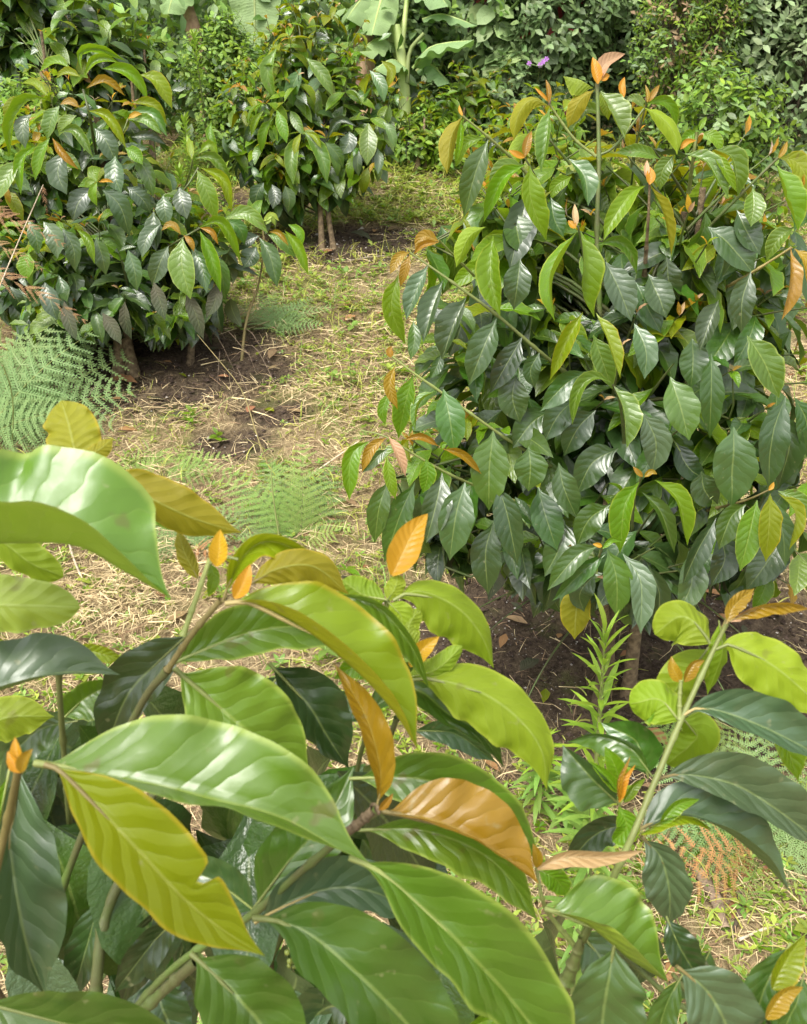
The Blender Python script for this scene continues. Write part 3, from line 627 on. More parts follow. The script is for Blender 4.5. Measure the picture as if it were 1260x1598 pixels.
# ============================================================ THE NEAR COFFEE SHRUB (fills the lower left)
near = empty('coffee_shrub', on(-.16, .30), 'glossy coffee shrub close to the camera with orange buds and large yellow-green leaves', 'coffee shrub')
H = dict(n=34, m=6, wave=.055, relief=.016, petiole=True)
rows(near, '''
-190 790 -60 845 110 850 190 890 267 934 | 165 -72 | G
124 735 112 680 96 625 | 46 44 | Yd o .10
122 712 150 705 178 683 | 14 16 | Yd .10
140 735 215 768 300 808 378 832 | 42 36 | Yd .07
190 800 250 806 318 838 | 14 14 | G .12
-60 800 10 850 50 880 100 900 | 35 30 | Ld o .08
-110 960 -20 945 60 945 126 948 | 48 48 | Gd r .06
-140 1130 -20 1085 90 1052 188 1053 | 78 -10 | S .07
-40 1010 -5 1005 18 1008 | 12 12 | Y .2
110 1010 150 1018 196 1030 | 14 14 | Y .18
-70 1150 10 1120 85 1118 | 34 40 | Ld .17
98 1122 135 1088 188 1062 | 24 38 | G .18
122 1125 60 1140 -5 1205 | 34 32 | O .2
55 1191 150 1206 230 1224 330 1250 430 1276 520 1320 575 1346 | 122 -30 | G
''', .44, **H)
traced_leaf(near, '70 1193 100 1208 190 1300 290 1405 350 1452 414 1492', 88, 32, 'Y', .40, .42, notch=(.66, .62), n=44, m=6, wave=.02, relief=.022, petiole=True, fold=.15, buckle=.1)
rows(near, '''
32 1185 14 1320 36 1450 72 1557 | 100 16 | S .06
16 1198 -4 1300 -8 1390 -5 1495 | 13 30 | L .02
-40 1560 100 1598 200 1612 340 1700 | 72 60 | D
298 1488 345 1530 395 1590 450 1680 | 98 46 | D .02
250 1410 215 1490 190 1570 | 34 24 | O .16
158 1395 135 1480 108 1570 | 26 30 | O .2
285 1425 240 1470 178 1550 | 30 26 | O .14
100 1480 70 1530 20 1570 | 40 30 | O .22
240 1510 250 1560 280 1640 | 50 40 | O .2
300 985 245 1035 200 1085 160 1180 | 40 48 | O .12
272 1043 345 1106 420 1162 488 1214 | 92 48 | G .04
262 1040 350 1000 450 978 600 990 | 52 34 | G .09
312 908 290 866 277 824 | 16 12 | Yd .08
326 876 334 902 325 932 | 11 10 | L .1
348 938 372 880 412 845 470 862 548 928 | 14 24 | Y .06
386 915 432 888 490 884 545 928 | 26 34 | Yd .045
352 942 398 943 470 978 545 1038 612 1108 653 1172 | 84 -34 | Y
588 1262 594 1205 572 1120 521 1034 | 14 32 | R .04
595 1266 680 1284 765 1326 842 1380 | 78 -20 | R .03
560 1296 660 1296 770 1345 842 1440 | 38 36 | G .06
545 1338 600 1365 660 1418 745 1500 830 1600 910 1700 | 104 34 | G -.03
395 1432 470 1449 560 1518 640 1600 720 1700 | 104 40 | D
398 1440 470 1400 560 1385 668 1432 | 60 26 | S .08
395 1420 450 1345 515 1270 552 1196 | 58 48 | D .1
402 1425 350 1385 262 1340 | 36 44 | O .14
545 1215 660 1215 750 1255 850 1345 | 56 46 | G .1
560 1120 640 1075 700 1115 745 1140 787 1198 | 52 14 | D .11
640 1140 710 1145 775 1190 | 22 20 | O .18
420 1035 480 1100 510 1150 545 1200 | 62 22 | O .13
505 925 585 945 640 1005 672 1078 | 12 20 | G .05
440 1050 380 1120 330 1170 | 40 40 | O .2
600 1130 560 1100 520 1080 | 26 24 | D .2
150 1240 200 1300 300 1345 | 50 44 | O .2
180 1290 150 1360 128 1440 | 30 34 | O .22
480 1360 520 1440 560 1540 | 40 40 | O .24
640 1480 680 1540 700 1640 | 50 46 | O .2
560 1560 500 1580 470 1650 | 46 50 | O .18
700 1440 760 1480 800 1560 | 36 36 | O .24
860 1680 790 1590 705 1620 | 26 26 | L .02
900 1450 940 1500 960 1580 | 50 40 | O .22
20 1420 60 1400 120 1390 | 26 26 | O .3
240 1240 320 1215 420 1230 | 26 22 | O .22
''', .47, **H)
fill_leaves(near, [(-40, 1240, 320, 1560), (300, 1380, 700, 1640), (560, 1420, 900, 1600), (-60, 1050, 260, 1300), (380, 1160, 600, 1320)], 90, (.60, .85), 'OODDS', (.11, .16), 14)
# buds and small young leaves
K = dict(n=14, m=4, wave=.03, petiole=False, buckle=.15, fold=.65)
rows(near, '''
32 1206 28 1180 24 1150 | 12 13 | Q n -.045
34 1206 40 1184 52 1168 | 11 9 | R n -.055
30 1206 20 1186 12 1172 | 9 10 | Q n -.05
338 884 342 860 344 826 | 15 17 | Q n
366 934 380 910 391 880 | 13 15 | Q n
612 898 628 865 645 830 668 801 | 26 26 | Q n .1
640 1040 658 1015 686 993 | 16 14 | Q n .09
592 1264 604 1252 614 1238 | 7 6 | R n .03
''', .46, **K)
rows(near, '''
604 936 566 928 534 905 | 34 26 | Ld o
606 940 626 962 628 1002 | 22 22 | Ld o
604 938 618 915 620 896 | 16 16 | Ld o
614 937 655 922 715 948 752 992 771 1043 | 24 58 | Ld
650 1012 638 980 655 950 | 18 18 | Ld o
632 1058 680 1046 722 1008 | 20 16 | Ld o
638 1062 682 1060 750 1080 810 1122 846 1172 854 1234 | 38 62 | Ld
600 1062 560 1040 520 1060 | 20 18 | L .04
''', .56, **H)
for t, r, m in (('262 1045 .50 300 990 .485 345 936 .475', [.0019, .0017, .0016], 'btwig'), ('262 1045 .50 215 1110 .53 130 1300 .62 -20 1700 .75', [.0022, .0024, .003, .004], 'twig'),
                ('286 992 .50 306 935 .50 328 872 .50', [.0017, .0015, .0013], 'ytwig'), ('328 880 .50 346 868 .50 372 873 .50', [.0010, .0009, .0008], 'ytwig'),
                ('590 1264 .49 545 1298 .50 470 1360 .53 392 1428 .56 250 1530 .60 120 1700 .66', [.0022, .0023, .0024, .0026, .003, .0035], 'twig'),
                ('586 1262 .489 560 1285 .495 540 1300 .50', [.0028, .0027, .0026], 'bark'), ('604 938 .565 602 975 .57 596 1060 .60 565 1170 .64 535 1270 .66 420 1500 .72', [.0016, .0016, .0017, .002, .0024, .003], 'ytwig'),
                ('640 1062 .56 615 1070 .57 590 1090 .60', [.0012, .0013, .0013], 'btwig'), ('30 1196 .42 10 1290 .46 -40 1500 .5', [.002, .0022, .003], 'btwig'),
                ('200 1350 .62 165 1430 .62 150 1540 .62 140 1720 .64', [.0038, .004, .0045, .005], 'twig'), ('310 1498 .56 262 1540 .58 200 1600 .60', [.0035, .0035, .004], 'twig'),
                ('92 1050 .58 96 1120 .60 110 1300 .7', [.002, .002, .0025], 'ytwig'), ('200 1350 .62 240 1240 .66 330 1180 .7', [.0035, .003, .002], 'twig'), ('620 1120 .64 590 1200 .66 540 1290 .66', [.002, .0022, .0024], 'twig')):
    stem(near, t, r, m, 9)
nb = Vector(near.location)
for px, py, d in ((120, 1700, .66), (140, 1720, .64), (420, 1500, .72), (-20, 1700, .75), (-40, 1500, .5)):
    q = P(px, py, d); tube('branch', [q, (q * .5 + nb * .5) + Vector((0, .04, .1)), nb + Vector((0, 0, .05))], [.004, .007, .010], M['bark'], near, 8)
tube('trunk', [nb - Vector((0, 0, .05)), nb + Vector((.01, .01, .25)), nb + Vector((0, .02, .5))], [.02, .016, .011], M['bark'], near, 10, 3)
for k in range(15):
    me = M.get('_berry')
    if me is None:
        V, Fq, UV = [], [], []
        bm_v = [(math.sin(a) * math.cos(b), math.sin(a) * math.sin(b), math.cos(a)) for a in np.linspace(0.02, 3.12, 6) for b in np.linspace(0, 6.283, 9)[:-1]]
        bf = [(r * 8 + c, (r + 1) * 8 + c, (r + 1) * 8 + (c + 1) % 8, r * 8 + (c + 1) % 8) for r in range(5) for c in range(8)]; me = M['_berry'] = raw_mesh('berry', bm_v, bf, M['berry'])
    p = P(450 + (k % 5) * 8 + rv(-3, 3), 1486 + (k // 5) * 11 + rv(-3, 3), .56 + rv(-.004, .004)); link('berry', me, near, Matrix.Translation(p) @ Matrix.Scale(.0019 * rv(.8, 1.15), 4))

# ============================================================ THE YOUNG COFFEE PLANT AT THE RIGHT EDGE
yc = empty('young_coffee_plant', on(.22, .52), 'young coffee plant with pale green stem and orange tip leaves beside the tall narrow weed', 'coffee plant')
rows(yc, '''
1134 974 1146 945 1178 918 | 14 14 | R
1136 972 1160 958 1190 944 | 5 8 | P
1138 970 1180 950 1220 944 1268 950 | 6 14 | R
1108 1004 1090 975 1060 962 1022 990 | 52 24 | Ld r
1106 1010 1085 1040 1060 1070 1040 1116 | 32 36 | Ld o .03
1122 968 1128 1020 1104 1085 | 14 24 | Ld .03
1118 1013 1150 1008 1220 1048 1300 1120 | 42 52 | Ld
1060 1124 1030 1092 982 1098 | 46 28 | Ld r
1064 1120 1088 1150 1040 1192 | 40 20 | Ld o .05
1064 1118 1100 1105 1185 1132 1310 1195 | 54 15 | S -.01
1012 1214 1000 1170 985 1150 938 1128 | 40 30 | D .04
1018 1212 985 1168 930 1148 884 1158 | 30 10 | D .02
968 1256 925 1215 878 1162 | 50 18 | O .01
1024 1218 1065 1208 1140 1222 1210 1262 1300 1330 | 58 24 | S -.01
988 1300 1055 1272 1120 1290 1180 1335 1234 1392 | 62 -16 | S -.01
1000 1306 1030 1335 1044 1385 1045 1446 | 30 44 | S -.01
850 1418 915 1440 980 1495 1044 1534 | 88 -36 | G -.06
838 1356 868 1372 886 1400 | 20 20 | L -.02
1000 1300 960 1290 920 1310 880 1360 | 26 26 | O .1
1190 1075 1215 1120 1246 1220 | 36 26 | L .05
''', .60, **H)
rows(yc, '''
968 1238 948 1212 920 1188 | 10 10 | L n
970 1232 962 1200 944 1164 | 18 16 | L n .01
966 1252 974 1215 992 1193 | 5 7 | Q n -.02
966 1250 966 1215 984 1180 | 4 5 | R n -.02
974 1252 990 1228 1008 1214 | 8 8 | L n
966 1258 978 1290 956 1314 | 18 20 | L o -.01
1030 1286 1058 1256 1092 1247 | 12 12 | L n -.03
1000 1302 1045 1278 1080 1278 1112 1296 | 8 8 | Y n -.03
838 1356 880 1338 940 1338 1005 1327 | 18 10 | P n -.07
838 1354 838 1334 832 1316 | 9 9 | R n -.07
1062 1064 1050 1042 1048 1024 | 12 9 | R n
1068 1064 1082 1038 1100 1030 | 9 11 | R n
''', .60, **K)
for t, r, m in (('1134 974 .61 1114 1014 .60 1064 1122 .59 1024 1216 .58 990 1298 .57 955 1375 .57 900 1490 .58 850 1650 .62', [.0013, .0018, .0020, .0022, .0025, .003, .0036, .004], 'ytwig'),
                ('1148 930 .61 1140 955 .61 1130 980 .61', [.0014, .0016, .0018], 'btwig'), ('1063 1062 .59 1061 1090 .59 1061 1122 .59', [.0012, .0013, .0015], 'ytwig'),
                ('906 1462 .56 900 1490 .57 885 1530 .58', [.0012, .0036, .0045], 'twig'), ('838 1355 .55 846 1400 .55 860 1430 .57 900 1480 .58', [.001, .0014, .0016, .002], 'ytwig')):
    stem(yc, t, r, m, 9)
q0 = P(850, 1650, .62); yb = Vector(yc.location)
tube('trunk', [q0, q0 * .5 + yb * .5, yb - Vector((0, 0, .04))], [.005, .008, .011], M['bark'], yc, 9, 3)

corner = empty('coffee_seedling', on(.34, .42), 'low coffee plant with grey-green leaves and small ochre tip by the dead orange fern', 'coffee plant')
rows(corner, '''
1040 1430 1062 1480 1094 1532 | 30 26 | O .04
960 1470 945 1550 930 1680 | 66 60 | O .02
1066 1520 1035 1580 1020 1680 | 22 26 | D
1056 1508 1110 1555 1165 1670 | 62 56 | S
1234 1472 1195 1540 1165 1640 | 34 42 | D .03
1110 1480 1090 1520 1050 1560 | 26 26 | O .08
1255 1520 1240 1570 1200 1650 | 34 34 | D .06
1000 1440 1010 1480 990 1540 | 24 28 | O .1
''', .52, **H)
rows(corner, '''
1206 1544 1226 1500 1256 1458 | 22 24 | Y n
1196 1590 1222 1552 1254 1540 | 18 16 | R n -.01
''', .50, **K)
q1 = P(1190, 1640, .55); cb = Vector(corner.location)
for q in (P(1200, 1595, .51), P(1050, 1520, .56), P(1100, 1500, .58), P(960, 1480, .58)): tube('branch', [q, q * .5 + q1 * .5 + Vector((0, 0, -.01)), q1], [.0015, .002, .003], M['twig'], corner)
tube('trunk', [q1, q1 * .5 + cb * .5, cb - Vector((0, 0, .04))], [.004, .007, .010], M['bark'], corner, 9, 3)

# ============================================================ THE COFFEE SHRUB ON THE RIGHT
RB = ground_at(982, 1082)
def rb_filt(p, col):
    d = dep(p); v = p - CAM; px = 630 + v.x / d * F; py = 799 - v.dot(UP) / d * F
    if d < 1.76 or (py < 330 and d < 1.9): return False
    if px < 1060:    # outline of this shrub as seen: the fill stays inside it
        lim = np.interp(py, [150, 250, 400, 500, 600, 700, 850, 950], [780, 740, 650, 640, 650, 600, 630, 860])
        if px < lim: return False
    if py > 930 + (px > 980) * 20 or py < 150: return False
    return True
rbush = coffee_bush('coffee_shrub', 'dark glossy coffee shrub with orange-tipped shoots standing on bare soil before the weed', RB, 1.36, .55, .135, stems=3, z0=.27, step=.085, young=.6, budget=70, filt=rb_filt, trunk_r=.017, seed=11, node=.05, lean=(-.03, -.05), shape=lambda f: .85 if f < .25 else max(.25, .98 - .8 * (f - .25)))
random.seed(5)
S = dict(n=12, m=3, wave=.045, relief=.008)
crown_bush(rbush, P(985, 640, 1.95), [lobe(900, 260, 2.02, 150, 110), lobe(1050, 280, 2.0, 140, 100), lobe(960, 400, 2.0, 250, 150), lobe(820, 380, 2.02, 110, 130), lobe(1180, 420, 2.0, 130, 140), lobe(960, 600, 2.0, 260, 170), lobe(760, 600, 2.0, 110, 150), lobe(700, 760, 2.0, 90, 90), lobe(930, 790, 2.0, 240, 120), lobe(1150, 700, 2.0, 160, 160)], 130, .145, lambda f: max(0, f * 1.8 - .6), 61, 60, filt=rb_filt, bright=.2)
crown_bush(rbush, P(985, 500, 1.98), [lobe(860, 230, 2.0, 90, 80), lobe(780, 290, 2.0, 60, 70), lobe(1000, 250, 2.0, 110, 80), lobe(1100, 290, 2.0, 80, 70), lobe(930, 330, 2.0, 150, 60)], 50, .13, lambda f: .95, 62, 60, filt=lambda p, c: dep(p) > 1.9 and rb_filt(p, c), bright=.8)
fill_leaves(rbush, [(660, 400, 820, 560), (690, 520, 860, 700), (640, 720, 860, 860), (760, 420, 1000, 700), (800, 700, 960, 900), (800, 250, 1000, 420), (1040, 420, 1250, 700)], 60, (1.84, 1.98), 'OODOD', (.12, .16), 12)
crown_bush(rbush, P(985, 560, 1.9), [lobe(800, 330, 1.84, 90, 90), lobe(1080, 330, 1.84, 90, 70), lobe(700, 470, 1.86, 60, 70), lobe(690, 690, 1.86, 50, 70), lobe(1150, 640, 1.84, 70, 110)], 26, .125, lambda f: .8, 63, 90, filt=rb_filt, bright=.7, nn=2)
random.seed(5)
rows(rbush, '''
926 137 902 124 879 119 | 24 8 | Ld
928 140 904 158 886 200 | 15 13 | Yd
937 142 955 178 975 217 | 30 8 | G -.03
936 144 946 165 950 188 | 8 12 | Y .05
946 182 915 170 892 200 | 9 10 | G .06
857 165 828 156 808 182 802 220 | 15 12 | Yd
858 168 853 215 845 270 | 4 20 | G -.03
722 182 704 215 698 272 | 9 18 | Yd
720 186 718 222 711 258 | 5 6 | L -.02
762 218 742 270 724 340 | 17 22 | D -.02
757 214 725 226 711 262 | 10 10 | L .03
822 256 788 276 770 310 755 348 | 10 16 | L
818 258 785 262 765 300 | 12 14 | G .04
827 258 828 310 853 376 | 24 16 | L -.05
836 206 812 228 800 262 | 14 16 | Ld .06
888 248 912 275 918 322 | 20 12 | D -.02
825 300 812 350 796 422 | 28 26 | O .06
860 308 865 340 880 370 | 18 16 | D .03
893 275 868 290 860 312 | 12 10 | L .08
901 361 880 398 862 440 866 502 | -9 22 | L -.08
906 361 912 410 910 460 928 496 | 32 5 | L -.08
910 487 884 532 858 594 | 12 14 | Y -.08
930 488 950 530 968 590 | 18 6 | Y -.09
926 522 940 562 956 608 | 19 18 | G -.03
932 382 962 376 985 394 994 428 | 7 13 | G -.02
945 408 968 455 986 502 | 26 24 | S
640 393 622 402 609 428 | 9 8 | R
640 397 633 418 625 448 | 8 8 | R -.02
686 377 662 368 648 394 | 10 10 | R
686 378 660 382 645 398 | 6 5 | R -.02
758 354 732 370 712 418 | 10 16 | Ld
770 368 766 430 781 494 | 13 26 | L -.05
812 404 808 440 802 484 | 22 24 | O -.03
800 330 808 365 815 398 | 26 24 | D .05
668 414 650 455 634 500 | 9 20 | S -.03
622 428 611 480 633 538 | 15 16 | L .02
692 437 675 482 661 535 | 8 24 | O -.02
728 464 708 508 690 562 | 9 30 | O -.03
775 497 752 550 732 602 | 20 26 | O -.03
815 526 790 570 765 614 | 20 20 | O
645 500 647 530 641 562 | 11 11 | D .05
690 552 682 572 671 592 | 10 9 | D .03
842 550 828 578 835 606 | 16 14 | O
806 585 800 620 812 660 | 26 26 | O .04
617 570 608 602 621 639 | 9 10 | R -.04
645 585 632 632 622 685 | 14 20 | L
608 612 597 640 602 664 | 9 9 | L .03
680 610 655 630 648 674 | -4 13 | G
692 607 702 652 710 708 | 25 24 | D -.03
770 672 764 732 763 797 | 31 32 | D -.04
604 682 580 700 565 737 | 9 9 | R -.05
606 680 621 708 633 744 | 12 5 | P -.06
577 688 548 712 545 782 | 17 12 | L -.02
604 712 608 746 618 780 | 11 9 | L -.04
606 700 590 712 566 738 | 10 8 | D .02
665 715 668 742 660 770 | 14 14 | L -.04
686 697 658 682 630 686 | 6 6 | R -.06
690 700 722 710 752 740 | 7 7 | R -.07
606 750 592 792 585 848 | 18 19 | D .02
648 752 626 800 600 878 | 20 22 | D .02
690 738 682 782 665 848 | 26 22 | O -.02
726 752 712 802 702 875 | 30 28 | O -.03
770 815 758 862 762 928 | 26 26 | O .02
776 755 792 802 808 882 | 20 26 | O -.02
825 697 828 730 825 767 | 27 28 | D -.04
872 722 880 762 902 810 | 22 20 | O
965 700 925 722 900 772 | 26 26 | O .06
930 640 902 668 880 712 | 24 24 | O .04
955 597 925 589 902 612 893 664 | 6 14 | G -.06
958 602 974 642 978 700 | 27 5 | G -.06
918 579 882 600 843 642 | 22 18 | D -.02
900 620 870 650 850 690 | 24 22 | O .04
1012 428 1028 462 1040 497 | 24 24 | O
992 440 1012 482 1032 520 | 22 22 | O .03
990 505 1008 548 1006 592 | 20 20 | O
1008 290 985 302 955 345 942 376 | 14 16 | L -.05
1016 290 1036 335 1048 400 | 17 -11 | Y -.06
1040 400 1045 440 1060 470 | 20 22 | O .04
1052 242 1034 266 1030 297 | 14 15 | G
1006 168 1034 184 1054 212 1057 242 | 14 12 | Ld -.03
1008 162 1034 158 1050 172 1056 200 | 8 10 | L
1006 168 992 154 976 157 | 8 8 | G .03
1030 248 1000 236 960 238 | 12 10 | G
1068 240 1102 250 1120 280 1138 312 | 17 9 | G -.02
1090 206 1072 216 1070 240 | 12 10 | L
1096 206 1116 216 1126 238 | 10 10 | L
1115 233 1145 248 1152 308 | 20 10 | G
1112 235 1130 262 1150 300 | 8 10 | L -.03
1216 246 1246 255 1275 312 | 20 22 | Y
1212 257 1224 302 1246 362 | 32 6 | L -.06
1175 294 1176 322 1172 354 | 18 17 | G -.04
1105 354 1142 385 1178 428 | 28 28 | O
1150 328 1165 360 1187 398 | 22 22 | O
1240 354 1214 374 1196 408 | 9 17 | G -.03
1234 388 1233 440 1220 500 | 20 4 | R -.08
1240 388 1260 412 1264 455 | 14 10 | R -.06
1172 424 1158 470 1157 520 | 20 22 | O -.04
1122 468 1108 502 1092 548 | 10 24 | O -.03
1166 524 1195 570 1216 622 | 27 27 | G -.05
1080 528 1082 562 1078 606 | 25 25 | O
1110 552 1110 615 1108 684 | 20 21 | D -.02
1046 588 1062 636 1076 688 | 30 28 | D -.02
1004 644 1024 690 1018 740 | 24 26 | S -.02
1145 666 1144 722 1142 792 | 37 37 | O -.04
1226 618 1205 680 1200 765 | 26 24 | O -.03
1210 640 1232 690 1214 765 | 20 26 | O .02
1095 735 1100 765 1120 790 | 26 26 | O .05
1022 749 1058 780 1073 852 | 21 8 | L -.06
1002 768 1032 800 1053 864 | 15 10 | D -.03
998 752 975 790 968 864 | 10 26 | L -.06
952 788 920 810 900 852 | 22 22 | D
936 851 900 868 854 922 | 14 20 | D -.04
946 864 912 890 862 938 | 14 14 | D -.02
948 857 962 900 963 964 | 24 24 | D -.05
972 864 1000 908 1000 990 | 22 20 | S -.03
1010 878 1030 930 1020 988 | 15 15 | O .02
905 912 900 950 897 998 | 26 26 | Yd .05
930 895 905 925 912 955 | 20 20 | O .03
1165 786 1140 808 1122 858 | 22 20 | D -.02
1182 780 1170 830 1155 892 | 22 24 | G -.04
1202 770 1200 822 1195 877 | 20 20 | Y -.06
1215 770 1242 800 1232 858 | 15 6 | Y -.05
1208 780 1222 830 1226 885 | 18 18 | O
1214 766 1245 780 1270 815 | 14 14 | G
1118 808 1090 858 1065 914 | 18 16 | O -.02
1120 830 1132 870 1110 915 | 24 24 | O .05
1075 860 1080 910 1060 955 | 24 24 | O .04
1240 620 1260 660 1262 720 | 22 22 | D
1055 690 1075 730 1105 750 | 20 20 | O .06
690 470 720 500 700 560 | 20 20 | O .12
860 640 830 660 800 700 | 24 24 | O .08
840 760 850 800 870 860 | 26 26 | O .06
880 810 875 850 850 900 | 24 26 | O .08
''', 1.72, **S)
rows(rbush, '''
933 131 929 110 925 89 | 8 10 | Q n
936 125 944 100 976 84 | 13 9 | P n
938 126 946 120 952 118 | 7 6 | Q n
856 160 856 142 852 124 | 4 5 | R n
855 158 845 148 834 136 | 3 3 | Q n
722 181 718 173 717 164 | 3 3 | Q n
819 246 806 241 794 234 | 6 5 | Q n -.05
819 245 822 225 830 204 | 7 8 | R n -.05
900 352 897 336 897 318 | 5 6 | P n -.08
899 356 892 350 887 344 | 6 6 | Q n -.08
1014 288 1015 274 1014 260 | 8 8 | Q n -.05
1009 276 1009 262 1010 250 | 5 5 | P n -.05
974 152 970 136 975 120 | 6 6 | Q n
1010 160 1010 146 1007 132 | 3 4 | R n
1012 159 1020 146 1030 132 | 5 5 | R n
1092 203 1095 194 1103 182 | 5 5 | L n
1062 233 1072 222 1087 219 | 5 5 | Q n
1215 246 1222 236 1229 220 | 5 5 | R n
612 558 608 548 612 540 | 6 6 | R n
690 700 692 694 698 692 | 5 5 | L n -.05
1003 744 994 736 988 728 | 4 5 | R n -.05
1006 744 1016 736 1026 740 | 5 5 | R n -.05
940 856 954 842 972 845 | 4 6 | L n -.05
940 853 932 850 925 849 | 4 4 | Q n -.05
1200 765 1205 758 1208 752 | 4 4 | Q n -.05
''', 1.70, n=8, m=2, wave=.01, fold=.5)
for t, r, m in (('932 130 1.71 935 250 1.74 932 380 1.78 940 560 1.86', [.0035, .0042, .005, .006], 'twig'), ('858 163 1.71 895 215 1.73 930 244 1.74', [.002, .0026, .003], 'ytwig'),
                ('930 244 1.74 960 228 1.73 1005 170 1.72', [.003, .0026, .002], 'twig'), ('722 181 1.72 760 212 1.74 800 248 1.78 850 300 1.85', [.002, .0026, .003, .004], 'ytwig'),
                ('855 215 1.76 890 256 1.8', [.002, .003], 'twig'), ('819 246 1.68 832 268 1.70 855 318 1.78 880 360 1.84', [.0018, .002, .0024, .003], 'twig'),
                ('903 352 1.66 905 368 1.67 925 470 1.76 940 500 1.84', [.0018, .002, .0025, .003], 'twig'), ('1014 286 1.67 1012 340 1.70 1006 430 1.80', [.0022, .003, .005], 'bark'),
                ('640 394 1.72 700 436 1.72 775 491 1.74 845 551 1.78 920 610 1.90', [.002, .003, .0036, .004, .005], 'ytwig'), ('686 375 1.72 706 396 1.76 740 430 1.84', [.0018, .002, .003], 'ytwig'),
                ('612 556 1.70 650 585 1.71 700 620 1.74 790 684 1.80 880 740 1.92', [.002, .0028, .003, .0036, .005], 'ytwig'), ('565 672 1.69 603 682 1.67 660 717 1.69 728 752 1.74 850 800 1.92', [.0015, .0022, .003, .0036, .005], 'ytwig'),
                ('957 600 1.66 968 630 1.68 975 690 1.76', [.0024, .003, .004], 'twig'), ('1064 1.0 1.7 1064 2 1.7', [.0001, .0001], 'twig'), ('1088 206 1.71 1082 245 1.73 1075 300 1.8', [.003, .003, .004], 'ytwig'),
                ('1215 246 1.72 1160 300 1.76 1095 368 1.84 1030 450 1.98', [.0022, .003, .004, .006], 'twig'), ('1236 386 1.66 1176 424 1.72 1130 450 1.84', [.002, .0028, .004], 'btwig'),
                ('1002 742 1.69 990 780 1.76 985 860 1.9', [.0025, .003, .004], 'twig'), ('940 853 1.67 935 870 1.72 945 830 1.86', [.002, .0025, .003], 'twig'), ('1206 762 1.66 1160 782 1.7 1090 800 1.86', [.0018, .0025, .004], 'btwig'),
                ('1010 158 1.72 1000 195 1.76 985 260 1.85', [.0018, .0022, .003], 'twig')):
    if t.startswith('1064 1.0'): continue
    stem(rbush, t, r, m, 6)
b0 = RB
tube('trunk', [b0 + Vector((-.06, -.01, -.04)), P(948, 1000, dep(b0) + .02), P(938, 880, 1.98), P(960, 700, 1.95)], [.016, .014, .012, .008], M['bark'], rbush, 9, 4)

# ============================================================ THE COFFEE SHRUB ON THE LEFT
LB = ground_at(195, 588)
LD = dep(LB)
def lb_filt(p, col):
    d = dep(p); v = p - CAM; px = 630 + v.x / d * F; py = 799 - v.dot(UP) / d * F
    lim = np.interp(py, [80, 120, 200, 260, 340, 420, 520], [200, 240, 270, 330, 400, 420, 350])
    return px < lim and py < np.interp(px, [0, 130, 200, 260, 330, 420], [525, 525, 490, 520, 500, 450]) and py > 95 and d > LD - .33 and not (py < 170 and d < LD - .15)
lbush = empty('coffee_shrub', LB, 'broad coffee shrub with dusty lower leaves on brown soil behind the grey-green fern', 'coffee shrub')
trunks(lbush, LB, [P(175, 300, LD), P(150, 180, LD - .02)], .021)
tube('trunk', [LB + Vector((.24, .12, -.03)), P(298, 480, LD + .12), P(262, 380, LD + .06)], [.016, .013, .008], M['bark'], lbush, 8, 3)
crown_bush(lbush, P(180, 420, LD), [lobe(130, 190, LD, 105, 80), lobe(170, 310, LD, 165, 105), lobe(60, 300, LD, 110, 100), lobe(200, 410, LD, 180, 95), lobe(330, 390, LD - .05, 70, 70), lobe(70, 420, LD, 110, 80), lobe(200, 470, LD + .05, 160, 60)], 210, .155, lambda f: max(0, f * 1.7 - .55), 21, 210, bright=.12, filt=lambda p, c: dep(p) > LD - .36 and lb_filt(p, c))
random.seed(6)
